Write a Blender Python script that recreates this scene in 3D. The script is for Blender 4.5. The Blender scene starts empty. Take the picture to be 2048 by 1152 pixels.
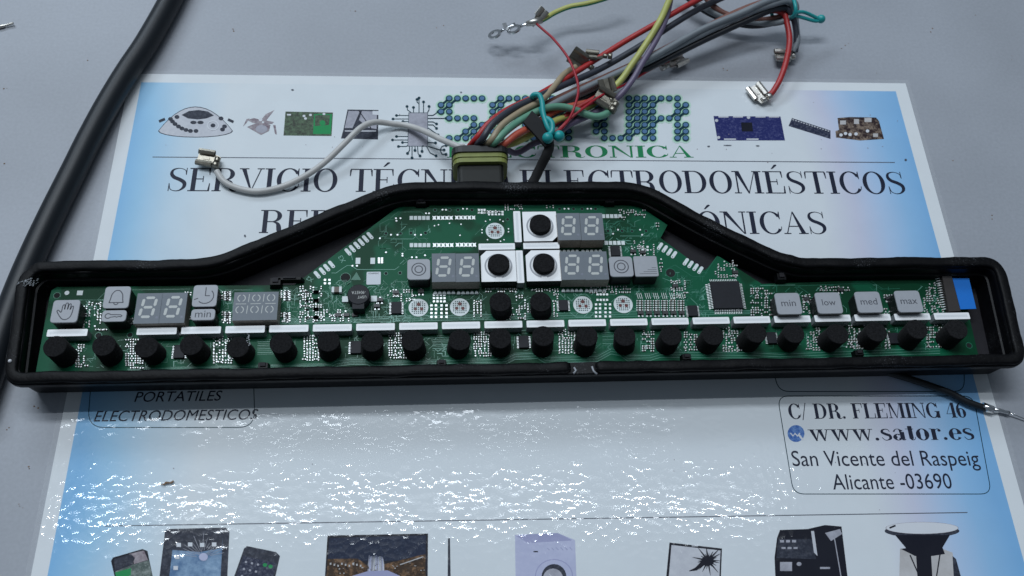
import bpy, math, random
from mathutils import Matrix, Vector
random.seed(7)
S = bpy.context.scene
COL = S.collection
MM = 0.001

# ------------------------------------------------------------------ camera, world, lights, exposure
CAM = Vector((-28.63, -141.01, 278.55))             # mm, table plane is z = 0, x along the sheet, y away from the viewer
F = 1850.0                                          # focal length in pixels of the 2048 px wide photograph
ROT = Matrix.Rotation(math.radians(-7.968), 3, 'Z') @ Matrix.Rotation(math.radians(27.075), 3, 'X') @ Matrix.Rotation(math.radians(7.001), 3, 'Z')
cd = bpy.data.cameras.new('camera'); cam = bpy.data.objects.new('camera', cd); COL.objects.link(cam)
cam.matrix_world = Matrix.Translation(CAM * MM) @ ROT.to_4x4()
cd.sensor_width = 36.0; cd.lens = 36.0 * F / 2048.0; cd.clip_start = 0.005; cd.clip_end = 20.0
cd.dof.use_dof = True; cd.dof.focus_distance = 0.305; cd.dof.aperture_fstop = 22.0
S.camera = cam
W = bpy.data.worlds.new('World'); S.world = W; W.use_nodes = True
bg = W.node_tree.nodes['Background']; bg.inputs[0].default_value = (0.58, 0.72, 0.88, 1); bg.inputs[1].default_value = 0.12

def area(name, loc, target, sx, sy, power, col):
    l = bpy.data.lights.new(name, 'AREA'); l.shape = 'RECTANGLE'; l.size = sx; l.size_y = sy; l.energy = power; l.color = col
    o = bpy.data.objects.new(name, l); COL.objects.link(o); o.location = loc
    d = Vector(target) - Vector(loc); o.rotation_euler = d.to_track_quat('-Z', 'Y').to_euler(); return o
def straight_down(o): o.rotation_euler = (0, 0, 0); return o
# ceiling luminaire: a white tray with two fluorescent tubes; then two added lights
straight_down(area('ceiling_tube', (-0.10, 0.415, 2.0), (0, 0, 0), 1.75, 0.011, 6.0, (0.87, 0.955, 1.04)))
straight_down(area('ceiling_tube', (-0.04, 0.585, 2.0), (0, 0, 0), 1.10, 0.006, 0.4, (0.87, 0.955, 1.04)))
straight_down(area('ceiling_tray', (-0.09, 0.48, 2.02), (0, 0, 0), 1.80, 0.30, 1.2, (0.87, 0.955, 1.04)))
straight_down(area('added_overhead_light', (-0.45, 0.80, 2.0), (0, 0, 0), 1.20, 0.22, 15.0, (0.87, 0.955, 1.04)))  # added light, no known fixture; placed so its reflection misses the visible sheet
area('added_left_fill', (-1.1, 1.95, 1.75), (0, 0, 0), 1.6, 0.45, 18.0, (0.80, 0.93, 1.06))  # added cool fill that brightens the left side; no window is known there
S.view_settings.view_transform = 'Standard'; S.view_settings.look = 'None'
S.view_settings.exposure = 0.24; S.view_settings.gamma = 1.0; S.view_settings.use_curve_mapping = False

# ------------------------------------------------------------------ helpers
def U(px, py, z=0.0):
    """point (mm) on the horizontal plane z that the photograph shows at px, py"""
    d = ROT @ Vector(((px - 1024) / F, -(py - 576) / F, -1.0))
    return CAM + d * ((z - CAM.z) / d.z)

def mat(name, color, rough=0.5, metal=0.0, spec=0.5, coat=0.0, coat_rough=0.1, noise=0.0, scale=200.0, bump=0.0, bump_scale=1500.0, emit=None, sheen=0.0):
    m = bpy.data.materials.new(name); m.use_nodes = True
    nt = m.node_tree; n = nt.nodes; L = nt.links
    b = n['Principled BSDF']
    b.inputs['Base Color'].default_value = (*color, 1); b.inputs['Roughness'].default_value = rough
    b.inputs['Metallic'].default_value = metal; b.inputs['Specular IOR Level'].default_value = spec
    b.inputs['Coat Weight'].default_value = coat; b.inputs['Coat Roughness'].default_value = coat_rough
    if sheen: b.inputs['Sheen Weight'].default_value = sheen
    tc = n.new('ShaderNodeTexCoord')
    if noise:
        t = n.new('ShaderNodeTexNoise'); t.inputs['Scale'].default_value = scale; t.inputs['Detail'].default_value = 5
        L.new(tc.outputs['Object'], t.inputs['Vector'])
        r = n.new('ShaderNodeValToRGB')
        r.color_ramp.elements[0].position = 0.3; r.color_ramp.elements[1].position = 0.7
        r.color_ramp.elements[0].color = (*[c * (1 - noise) for c in color], 1)
        r.color_ramp.elements[1].color = (*[min(1, c * (1 + noise)) for c in color], 1)
        L.new(t.outputs['Fac'], r.inputs['Fac']); L.new(r.outputs['Color'], b.inputs['Base Color'])
    if bump:
        t2 = n.new('ShaderNodeTexNoise'); t2.inputs['Scale'].default_value = bump_scale; t2.inputs['Detail'].default_value = 3
        L.new(tc.outputs['Object'], t2.inputs['Vector'])
        bp = n.new('ShaderNodeBump'); bp.inputs['Strength'].default_value = 1.0; bp.inputs['Distance'].default_value = bump
        L.new(t2.outputs['Fac'], bp.inputs['Height']); L.new(bp.outputs['Normal'], b.inputs['Normal'])
    return m

class MB:
    """collects faces in mm; build() links them as one mesh object"""
    def __init__(self): self.v = []; self.f = []; self.m = []; self.s = []
    def add(self, vs, fs, mi=0, smooth=False):
        o = len(self.v); self.v += [tuple(p) for p in vs]
        for f in fs: self.f.append([o + i for i in f]); self.m.append(mi); self.s.append(smooth)
    def box(self, c, s, rz=0.0, mi=0, taper=1.0):
        ca, sa = math.cos(rz), math.sin(rz); vs = []
        for z, k in ((-1, 1.0), (1, taper)):
            for x, y in ((-1, -1), (1, -1), (1, 1), (-1, 1)):
                X, Y = x * s[0] / 2 * k, y * s[1] / 2 * k
                vs.append((c[0] + X * ca - Y * sa, c[1] + X * sa + Y * ca, c[2] + z * s[2] / 2))
        self.add(vs, [(3, 2, 1, 0), (4, 5, 6, 7), (0, 1, 5, 4), (1, 2, 6, 5), (2, 3, 7, 6), (3, 0, 4, 7)], mi)
    def prism(self, pts, z0, z1, mi=0, side=None, bottom=True, bevel=0.0, smooth=False):
        n = len(pts)
        if bevel:
            cx = sum(p[0] for p in pts) / n; cy = sum(p[1] for p in pts) / n
            rr = max(math.hypot(p[0] - cx, p[1] - cy) for p in pts); k = 1 - bevel / rr
            ins = [(cx + (p[0] - cx) * k, cy + (p[1] - cy) * k) for p in pts]
            vs = [(p[0], p[1], z0) for p in pts] + [(p[0], p[1], z1 - bevel * 0.8) for p in pts] + [(p[0], p[1], z1) for p in ins]
            sd = mi if side is None else side
            self.add(vs, [(i, (i + 1) % n, n + (i + 1) % n, n + i) for i in range(n)], sd, smooth)
            o = len(self.v) - 3 * n
            for i in range(n): self.f.append([o + n + i, o + n + (i + 1) % n, o + 2 * n + (i + 1) % n, o + 2 * n + i]); self.m.append(mi); self.s.append(smooth)
            self.f.append([o + 2 * n + i for i in range(n)]); self.m.append(mi); self.s.append(False)
            return
        vs = [(p[0], p[1], z0) for p in pts] + [(p[0], p[1], z1) for p in pts]
        self.add(vs, [(i, (i + 1) % n, n + (i + 1) % n, n + i) for i in range(n)], mi if side is None else side, smooth)
        o = len(self.v) - 2 * n
        self.f.append([o + n + i for i in range(n)]); self.m.append(mi); self.s.append(False)
        if bottom: self.f.append([o + i for i in reversed(range(n))]); self.m.append(mi); self.s.append(False)
    def flat(self, pts, z=0.0, mi=0):
        a = sum(pts[i][0] * pts[(i + 1) % len(pts)][1] - pts[(i + 1) % len(pts)][0] * pts[i][1] for i in range(len(pts)))
        if a < 0: pts = list(reversed(pts))
        self.add([(p[0], p[1], z) for p in pts], [tuple(range(len(pts)))], mi)
    def tube(self, pts, r, seg=10, mi=0, closed=False, caps=True, jitter=0.0, stripe=None, flat_z=1.0, square=1.0):
        n = len(pts); pts = [Vector(p) for p in pts]; o = len(self.v); fr = None
        rs = r if isinstance(r, (list, tuple)) else [r] * n
        for i, p in enumerate(pts):
            if closed: t = pts[(i + 1) % n] - pts[i - 1]
            else: t = pts[min(i + 1, n - 1)] - pts[max(i - 1, 0)]
            t.normalize()
            if fr is None:
                up = Vector((0, 0, 1)) if abs(t.z) < 0.9 else Vector((1, 0, 0)); fr = t.cross(up).normalized()
            fr = (fr - t * fr.dot(t)).normalized(); b = t.cross(fr)
            for k in range(seg):
                a = 2 * math.pi * k / seg; rr = rs[i] * (1 + random.uniform(-jitter, jitter))
                ca, sa = math.cos(a), math.sin(a)
                if square != 1.0: ca, sa = math.copysign(abs(ca) ** square, ca), math.copysign(abs(sa) ** square, sa)
                self.v.append(tuple(p + fr * (ca * rr) + b * (sa * rr * flat_z)))
        for i in range(n if closed else n - 1):
            j = (i + 1) % n
            for k in range(seg):
                k2 = (k + 1) % seg
                self.f.append([o + i * seg + k, o + i * seg + k2, o + j * seg + k2, o + j * seg + k])
                self.m.append(mi if stripe is None else stripe(i, k)); self.s.append(True)
        if caps and not closed:
            self.f.append([o + k for k in reversed(range(seg))]); self.m.append(mi); self.s.append(False)
            self.f.append([o + (n - 1) * seg + k for k in range(seg)]); self.m.append(mi); self.s.append(False)
    def ball(self, c, r, mi=0, seg=12, rings=8, sz=1.0):
        o = len(self.v)
        for i in range(rings + 1):
            t = math.pi * i / rings
            for k in range(seg):
                a = 2 * math.pi * k / seg
                self.v.append((c[0] + r * math.sin(t) * math.cos(a), c[1] + r * math.sin(t) * math.sin(a), c[2] + r * sz * math.cos(t)))
        for i in range(rings):
            for k in range(seg):
                k2 = (k + 1) % seg
                self.f.append([o + i * seg + k, o + (i + 1) * seg + k, o + (i + 1) * seg + k2, o + i * seg + k2]); self.m.append(mi); self.s.append(True)
    def mesh(self, name, mats):
        me = bpy.data.meshes.new(name)
        me.from_pydata([(x * MM, y * MM, z * MM) for x, y, z in self.v], [], self.f)
        for m in (mats if isinstance(mats, (list, tuple)) else [mats]): me.materials.append(m)
        me.polygons.foreach_set('material_index', self.m); me.polygons.foreach_set('use_smooth', self.s)
        me.update(); return me
    def build(self, name, mats, parent=None, kind=None):
        return put(name, self.mesh(name, mats), parent, kind=kind)

def put(name, me, parent=None, loc=(0, 0, 0), rz=0.0, kind=None):
    o = bpy.data.objects.new(name, me); COL.objects.link(o)
    M = Matrix.Translation(Vector(loc) * MM) @ Matrix.Rotation(rz, 4, 'Z')
    if parent:
        o.parent = parent; o.matrix_parent_inverse = WM[parent.name].inverted(); WM[o.name] = M
    else: WM[o.name] = M
    o.matrix_basis = M
    if kind: o['kind'] = kind
    return o
WM = {}
def tag(o, label, cat, group=None):
    o['label'] = label; o['category'] = cat
    if group: o['group'] = group
    return o
def thing(name, loc, label, cat, group=None):
    o = bpy.data.objects.new(name, None); COL.objects.link(o); o.empty_display_size = 0.01
    o.location = Vector(loc) * MM; WM[o.name] = Matrix.Translation(Vector(loc) * MM)
    return tag(o, label, cat, group)

def spline(pts, n=8, closed=False):
    P = [Vector(p) for p in pts]; out = []; m = len(P)
    for i in range(m if closed else m - 1):
        if closed: a, b, c, d = P[i - 1], P[i], P[(i + 1) % m], P[(i + 2) % m]
        else: a, b, c, d = P[max(i - 1, 0)], P[i], P[i + 1], P[min(i + 2, m - 1)]
        for k in range(n):
            t = k / n
            out.append(0.5 * ((2 * b) + (c - a) * t + (2 * a - 5 * b + 4 * c - d) * t * t + (3 * b - a - 3 * c + d) * t ** 3))
    if not closed: out.append(P[-1])
    return out
def fillet(pts, r, n=6):
    """round the corners of a closed 2-D polygon; r per corner"""
    out = []; m = len(pts)
    for i in range(m):
        p = Vector(pts[i][:2]); a = Vector(pts[i - 1][:2]) - p; b = Vector(pts[(i + 1) % m][:2]) - p
        rr = r[i] if isinstance(r, (list, tuple)) else r
        k = min(rr, a.length * 0.45, b.length * 0.45); s = p + a.normalized() * k; e = p + b.normalized() * k
        for j in range(n + 1):
            t = j / n; out.append(tuple(s * (1 - t) ** 2 + p * 2 * t * (1 - t) + e * t * t))
    return out
def offset(pts, d):
    """offset a closed counter-clockwise polygon outwards by d"""
    out = []; m = len(pts)
    for i in range(m):
        p = Vector(pts[i]); a = (p - Vector(pts[i - 1])); b = (Vector(pts[(i + 1) % m]) - p)
        if a.length < 1e-6: a = b
        if b.length < 1e-6: b = a
        na = Vector((a.y, -a.x)).normalized(); nb = Vector((b.y, -b.x)).normalized(); nn = (na + nb)
        nn = nn / max(nn.length_squared / 2, 0.3)
        out.append(tuple(p + nn * d))
    return out
def rrect(w, h, r, n=5):
    return fillet([(-w / 2, -h / 2), (w / 2, -h / 2), (w / 2, h / 2), (-w / 2, h / 2)], r * 1.2, n)
def disc(cx, cy, rx, ry=None, n=24):
    ry = ry or rx
    return [(cx + rx * math.cos(2 * math.pi * i / n), cy + ry * math.sin(2 * math.pi * i / n)) for i in range(n)]
def stroke(pts, w, n=6, smooth=True):
    """2-D line of varying width as a list of quads"""
    if smooth and len(pts) > 2:
        q = [Vector((p.x, p.y)) for p in spline([(p[0], p[1], 0) for p in pts], n)]
        ws = w if isinstance(w, (list, tuple)) else [w] * len(pts)
        wq = [v.x for v in spline([(x, 0, 0) for x in ws], n)]
    else:
        q = [Vector(p[:2]) for p in pts]; wq = list(w) if isinstance(w, (list, tuple)) else [w] * len(pts)
    L, R = [], []
    for i, p in enumerate(q):
        a = q[max(i - 1, 0)]; b = q[min(i + 1, len(q) - 1)]; t = (b - a).normalized(); nn = Vector((-t.y, t.x))
        k = 1.0
        if 0 < i < len(q) - 1:
            t0 = (p - a).normalized(); k = 1 / max(0.5, abs(t0.dot(t)))
        L.append(p + nn * wq[i] / 2 * k); R.append(p - nn * wq[i] / 2 * k)
    return [[tuple(L[i]), tuple(R[i]), tuple(R[i + 1]), tuple(L[i + 1])] for i in range(len(q) - 1)]
def ring(cx, cy, rx, ry, w, a0=0.0, a1=360.0, n=24):
    p = [(cx + rx * math.cos(math.radians(a0 + (a1 - a0) * i / n)), cy + ry * math.sin(math.radians(a0 + (a1 - a0) * i / n))) for i in range(n + 1)]
    if a1 - a0 >= 359.9:
        o = [];
        for i in range(n):
            A = math.radians(360 * i / n); B = math.radians(360 * (i + 1) / n)
            o.append([(cx + (rx + w / 2) * math.cos(A), cy + (ry + w / 2) * math.sin(A)), (cx + (rx + w / 2) * math.cos(B), cy + (ry + w / 2) * math.sin(B)),
                      (cx + (rx - w / 2) * math.cos(B), cy + (ry - w / 2) * math.sin(B)), (cx + (rx - w / 2) * math.cos(A), cy + (ry - w / 2) * math.sin(A))])
        return o
    return stroke(p, w, smooth=False)
def box2(x0, y0, x1, y1): return [(x0, y0), (x1, y0), (x1, y1), (x0, y1)]

# ---- a didone serif alphabet drawn from strokes (cap height 1)
def serif_glyph(ch, T=0.135, h=0.028):
    P = []
    def stem(x, y0=0.0, y1=1.0, sl=0.09, sr=0.09, bot=True, top=True, w=None):
        w = T if w is None else w
        P.append([box2(x, y0 + h, x + w, y1 - h)])
        if bot: P.append([box2(x - sl, y0, x + w + sr, y0 + h)])
        else: P.append([box2(x, y0, x + w, y0 + h)])
        if top: P.append([box2(x - sl, y1 - h, x + w + sr, y1)])
        else: P.append([box2(x, y1 - h, x + w, y1)])
    def oval(cx, cy, rx, ry, a0, a1, tk=T, hk=h, n=26):
        pts, ws = [], []
        for i in range(n + 1):
            a = math.radians(a0 + (a1 - a0) * i / n); w = hk + (tk - hk) * abs(math.cos(a)) ** 1.6
            pts.append((cx + (rx - w / 2) * math.cos(a), cy + (ry - w / 2) * math.sin(a))); ws.append(w)
        P.append(stroke(pts, ws, smooth=False))
    base = ch
    acc = {'É': 'E', 'Ó': 'O'}
    if ch in acc: base = acc[ch]
    adv = 0.8
    if base == 'I': stem(0.12); adv = 0.40
    elif base in 'EFL':
        stem(0.10, sr=0.05); adv = 0.80 if base == 'E' else 0.74
        if base != 'L': P.append([box2(0.30, 1 - h, 0.68, 1)]); P.append([[(0.68, 1), (0.635, 1), (0.675, 0.70), (0.70, 0.70), (0.70, 1)]])
        if base != 'F': P.append([box2(0.30, 0, 0.70, h)]); P.append([[(0.70, 0), (0.66, 0), (0.70, 0.34), (0.73, 0.34), (0.73, 0)]])
        if base != 'L': P.append([box2(0.23, 0.505, 0.47, 0.505 + h)]); P.append([box2(0.47, 0.39, 0.50, 0.65)])
    elif base == 'T':
        stem(0.33, top=False); P.append([box2(0.04, 1 - h, 0.33, 1), box2(0.465, 1 - h, 0.76, 1)]); adv = 0.80
        P.append([[(0.04, 1 - h), (0.075, 1 - h), (0.045, 0.68), (0.015, 0.68), (0.015, 1 - h)]]); P.append([[(0.76, 1 - h), (0.72, 1 - h), (0.755, 0.68), (0.785, 0.68), (0.785, 1 - h)]])
    elif base == 'O': oval(0.44, 0.5, 0.40, 0.515, 0, 360, n=44); adv = 0.88
    elif base in 'CG':
        oval(0.45, 0.5, 0.41, 0.515, 38, 322); adv = 0.84
        P.append([box2(0.745, 0.66, 0.775, 1.0)])
        P.append([[(0.70, 0.78), (0.745, 0.70), (0.745, 0.98)]])
        if base == 'C': P.append(stroke([(0.74, 0.17), (0.775, 0.24), (0.785, 0.33)], [0.03, 0.028, 0.026]))
        else:
            P.append([box2(0.66, 0.0, 0.66 + T, 0.40)]); P.append([box2(0.56, 0.40, 0.88, 0.40 + h)]); adv = 0.92
    elif base == 'D':
        stem(0.10, sr=0.0); P.append([box2(0.23, 1 - h, 0.42, 1), box2(0.23, 0, 0.42, h)]); oval(0.40, 0.5, 0.43, 0.5, -90, 90); adv = 0.90
    elif base in 'RP':
        stem(0.10, sr=0.0 if base == 'R' else 0.07); P[0:0] = []
        if base == 'R': P.append([box2(0.235, 0, 0.31, h)])
        P.append([box2(0.23, 1 - h, 0.42, 1), box2(0.23, 0.47, 0.42, 0.47 + h)]); oval(0.41, 0.735, 0.31 if base == 'R' else 0.33, 0.265, -90, 90)
        adv = 0.80
        if base == 'R': P.append(stroke([(0.44, 0.485), (0.58, 0.42), (0.635, 0.28), (0.66, 0.10), (0.73, 0.012), (0.83, 0.03), (0.87, 0.11)], [0.03, 0.10, T, T * 0.98, 0.07, 0.03, 0.022])); adv = 0.86
    elif base == 'N':
        P.append([box2(0.13, 0, 0.13 + h * 1.3, 1)]); P.append([box2(0.02, 0, 0.27, h)]); P.append([box2(0.0, 1 - h, 0.13, 1)])
        P.append([[(0.08, 1), (0.26, 1), (0.80, 0.0), (0.76, 0.0)]]); P.append([box2(0.765, 0, 0.765 + h * 1.3, 1)]); P.append([box2(0.66, 1 - h, 0.91, 1)]); adv = 0.92
    elif base == 'M':
        P.append([box2(0.12, 0, 0.12 + h * 1.3, 1)]); P.append([box2(0.01, 0, 0.26, h)]); P.append([box2(0.0, 1 - h, 0.14, 1)])
        P.append([[(0.10, 1), (0.26, 1), (0.555, 0.0), (0.50, 0.0)]]); P.append([[(0.50, 0.0), (0.535, 0.0), (0.835, 1), (0.80, 1)]])
        stem(0.81, sl=0.09); adv = 1.10
    elif base == 'V':
        P.append([[(0.08, 1 - h), (0.23, 1 - h), (0.485, 0.0), (0.43, 0.0)]]); P.append([[(0.43, 0), (0.465, 0), (0.745, 1 - h), (0.705, 1 - h)]])
        P.append([box2(0.0, 1 - h, 0.32, 1)]); P.append([box2(0.60, 1 - h, 0.84, 1)]); adv = 0.84
    elif base == 'A':
        P.append([[(0.10, h), (0.14, h), (0.425, 1.0), (0.40, 1.0)]]); P.append([[(0.385, 1.0), (0.435, 1.0), (0.77, h), (0.61, h)]])
        P.append([box2(0.20, 0.32, 0.63, 0.32 + h)]); P.append([box2(0.0, 0, 0.25, h)]); P.append([box2(0.52, 0, 0.86, h)]); adv = 0.87
    elif base == 'S':
        P.append(stroke([(0.595, 0.74), (0.56, 0.90), (0.36, 0.985), (0.16, 0.92), (0.115, 0.75), (0.21, 0.60), (0.42, 0.49), (0.57, 0.36), (0.575, 0.18), (0.44, 0.035), (0.27, 0.015), (0.13, 0.10), (0.085, 0.30)],
                        [0.024, 0.026, 0.03, 0.07, 0.115, 0.135, 0.14, 0.135, 0.11, 0.05, 0.03, 0.028, 0.024], n=4))
        P.append([box2(0.59, 0.70, 0.617, 1.0)]); P.append([box2(0.065, 0.0, 0.092, 0.34)]); adv = 0.70
    elif base == '/': P.append([[(0.0, -0.08), (0.05, -0.08), (0.36, 1.05), (0.31, 1.05)]]); adv = 0.40
    elif base == '.': P.append([disc(0.13, 0.075, 0.085, n=12)]); adv = 0.30
    elif base == '4':
        P.append([[(0.02, 0.27), (0.06, 0.27), (0.44, 1.0), (0.40, 1.0)]]); P.append([box2(0.02, 0.24, 0.60, 0.27)]); stem(0.38, sl=0.08, sr=0.08, top=False); adv = 0.66
    elif base == '6':
        oval(0.33, 0.31, 0.28, 0.32, 0, 360, n=30); P.append(stroke([(0.115, 0.33), (0.14, 0.68), (0.28, 0.93), (0.44, 0.99), (0.55, 0.90)], [T, T * 0.8, 0.05, 0.03, 0.06])); adv = 0.66
    elif base == 'w':
        for x in (0.0, 0.36):
            P.append([[(x + 0.05, 0.66), (x + 0.22, 0.66), (x + 0.36, 0.0), (x + 0.29, 0.0)]]); P.append([[(x + 0.29, 0), (x + 0.335, 0), (x + 0.50, 0.66), (x + 0.455, 0.66)]])
        P.append([box2(-0.02, 0.632, 0.28, 0.665)]); P.append([box2(0.34, 0.632, 0.64, 0.665)]); P.append([box2(0.74, 0.632, 0.95, 0.665)]); adv = 0.97
    elif base == 's':
        P.append(stroke([(0.44, 0.50), (0.38, 0.62), (0.25, 0.645), (0.12, 0.58), (0.11, 0.46), (0.25, 0.36), (0.42, 0.27), (0.43, 0.11), (0.30, 0.02), (0.17, 0.025), (0.06, 0.17)], [0.03, 0.035, 0.045, 0.10, 0.13, 0.14, 0.14, 0.12, 0.045, 0.035, 0.03], n=4)); adv = 0.53
    elif base == 'o': oval(0.32, 0.325, 0.30, 0.345, 0, 360, tk=T * 1.25, n=36); adv = 0.64
    elif base == 'e':
        oval(0.32, 0.325, 0.30, 0.345, 5, 318, tk=T * 1.25); P.append([box2(0.16, 0.33, 0.60, 0.36)]); adv = 0.64
    elif base == 'a':
        P.append([box2(0.36, 0.06, 0.36 + T * 1.2, 0.48)]); P.append(stroke([(0.10, 0.50), (0.20, 0.635), (0.34, 0.64), (0.44, 0.50)], [0.08, 0.035, 0.04, T * 1.15]))
        oval(0.25, 0.18, 0.22, 0.19, 60, 330, tk=T * 1.2); P.append(stroke([(0.44, 0.07), (0.52, 0.015), (0.60, 0.06)], [0.12, 0.05, 0.025])); adv = 0.62
    elif base == 't':
        P.append([box2(0.14, 0.08, 0.14 + T * 1.15, 0.82)]); P.append([box2(0.02, 0.632, 0.40, 0.665)]); P.append(stroke([(0.215, 0.12), (0.27, 0.02), (0.38, 0.05), (0.42, 0.18)], [0.14, 0.06, 0.03, 0.025])); adv = 0.45
    elif base == 'r':
        P.append([box2(0.10, 0, 0.10 + T * 1.15, 0.65)]); P.append([box2(0.02, 0, 0.34, 0.033)]); P.append([box2(0.02, 0.63, 0.12, 0.662)])
        P.append(stroke([(0.25, 0.42), (0.30, 0.58), (0.40, 0.645), (0.48, 0.60)], [0.03, 0.03, 0.035, 0.06])); P.append([disc(0.47, 0.55, 0.075, n=12)]); adv = 0.56
    elif base == ' ': adv = 0.36
    if ch in acc: P.append([[(0.34, 1.10), (0.40, 1.10), (0.58, 1.27), (0.54, 1.31), (0.47, 1.29)]])
    return P, adv
def serif_text(txt, T=0.135, h=0.028):
    x = 0.0; comps = []
    for ch in txt:
        g, adv = serif_glyph(ch, T, h)
        for comp in g: comps.append([[(p[0] + x, p[1]) for p in poly] for poly in comp])
        x += adv
    return comps, x
def sans_polys(txt, shear=0.0):
    """outlines of the built-in sans face as polygons, cap height about 0.7"""
    cu = bpy.data.curves.new('t', 'FONT'); cu.body = txt; cu.size = 1.0; cu.shear = shear; cu.resolution_u = 4
    o = bpy.data.objects.new('t', cu); COL.objects.link(o)
    me = bpy.data.meshes.new_from_object(o.evaluated_get(bpy.context.evaluated_depsgraph_get()))
    V = [(v.co.x, v.co.y) for v in me.vertices]; polys = [[V[i] for i in p.vertices] for p in me.polygons]
    bpy.data.objects.remove(o); bpy.data.curves.remove(cu); bpy.data.meshes.remove(me)
    return polys

# ------------------------------------------------------------------ materials
def laminated(name, color, kind='flat', extra=None):
    """printed paper under a clear, slightly dimpled laminate"""
    m = bpy.data.materials.new(name); m.use_nodes = True; nt = m.node_tree; n = nt.nodes; L = nt.links; b = n['Principled BSDF']
    b.inputs['Base Color'].default_value = (*color, 1); b.inputs['Roughness'].default_value = 0.40; b.inputs['Specular IOR Level'].default_value = 0.10
    b.inputs['Coat Weight'].default_value = 0.6; b.inputs['Coat Roughness'].default_value = 0.03; b.inputs['Coat IOR'].default_value = 1.45
    g = n.new('ShaderNodeNewGeometry')
    v = n.new('ShaderNodeTexVoronoi'); v.voronoi_dimensions = '2D'; v.inputs['Scale'].default_value = 460
    sq = n.new('ShaderNodeMath'); sq.operation = 'POWER'; sq.inputs[1].default_value = 2.0; L.new(v.outputs['Distance'], sq.inputs[0])
    t3 = n.new('ShaderNodeTexNoise'); t3.noise_dimensions = '2D'; t3.inputs['Scale'].default_value = 190; t3.inputs['Detail'].default_value = 2
    for q in (v, t3): L.new(g.outputs['Position'], q.inputs['Vector'])
    m2 = n.new('ShaderNodeMath'); m2.operation = 'MULTIPLY_ADD'; m2.inputs[1].default_value = 0.9; L.new(t3.outputs['Fac'], m2.inputs[0]); L.new(sq.outputs[0], m2.inputs[2])
    bp = n.new('ShaderNodeBump'); bp.inputs['Strength'].default_value = 1.0; bp.inputs['Distance'].default_value = 3.3e-5
    t4 = n.new('ShaderNodeTexNoise'); t4.noise_dimensions = '2D'; t4.inputs['Scale'].default_value = 95; t4.inputs['Detail'].default_value = 2; L.new(g.outputs['Position'], t4.inputs['Vector'])
    rr = n.new('ShaderNodeMapRange'); rr.inputs['From Min'].default_value = 0.50; rr.inputs['From Max'].default_value = 0.62; rr.inputs['To Min'].default_value = 0.04; rr.inputs['To Max'].default_value = 0.10
    cw = n.new('ShaderNodeMapRange'); cw.inputs['From Min'].default_value = 0.40; cw.inputs['From Max'].default_value = 0.62; cw.inputs['To Min'].default_value = 0.65; cw.inputs['To Max'].default_value = 0.10
    L.new(t4.outputs['Fac'], cw.inputs['Value']); L.new(cw.outputs[0], b.inputs['Coat Weight'])
    L.new(t4.outputs['Fac'], rr.inputs['Value']); L.new(rr.outputs[0], b.inputs['Coat Roughness'])
    L.new(m2.outputs[0], bp.inputs['Height']); L.new(bp.outputs['Normal'], b.inputs['Coat Normal'])
    if kind == 'noise':
        q = n.new('ShaderNodeTexNoise'); q.inputs['Scale'].default_value = extra[1]; q.inputs['Detail'].default_value = 6; q.inputs['Roughness'].default_value = 0.75
        L.new(g.outputs['Position'], q.inputs['Vector'])
        r = n.new('ShaderNodeValToRGB'); r.color_ramp.elements[0].color = (*color, 1); r.color_ramp.elements[1].color = (*extra[0], 1)
        r.color_ramp.elements[0].position = extra[2]; r.color_ramp.elements[1].position = extra[3]
        L.new(q.outputs['Fac'], r.inputs['Fac']); L.new(r.outputs['Color'], b.inputs['Base Color'])
    if kind == 'gradient':
        sp = n.new('ShaderNodeSeparateXYZ'); L.new(g.outputs['Position'], sp.inputs[0])
        nz = n.new('ShaderNodeTexNoise'); nz.inputs['Scale'].default_value = 9; L.new(g.outputs['Position'], nz.inputs['Vector'])
        ad = n.new('ShaderNodeMath'); ad.operation = 'MULTIPLY_ADD'; ad.inputs[1].default_value = 0.03; L.new(nz.outputs['Fac'], ad.inputs[0]); L.new(sp.outputs['X'], ad.inputs[2])
        mr = n.new('ShaderNodeMapRange'); mr.inputs['From Min'].default_value = -0.130; mr.inputs['From Max'].default_value = 0.160; L.new(ad.outputs[0], mr.inputs['Value'])
        r = n.new('ShaderNodeValToRGB'); e = r.color_ramp.elements
        e[0].position = 0.0; e[0].color = (0.25, 0.51, 0.79, 1); e[1].position = 1.0; e[1].color = (0.23, 0.47, 0.76, 1)
        for p, c in ((0.03, (0.36, 0.61, 0.82)), (0.075, (0.58, 0.72, 0.82)), (0.13, (0.73, 0.775, 0.80)), (0.85, (0.72, 0.76, 0.79)), (0.895, (0.61, 0.63, 0.76)), (0.93, (0.46, 0.61, 0.82)), (0.965, (0.31, 0.54, 0.80))):
            x = e.new(p); x.color = (*c, 1)
        L.new(mr.outputs[0], r.inputs['Fac']); L.new(r.outputs['Color'], b.inputs['Base Color'])
    return m

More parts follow.
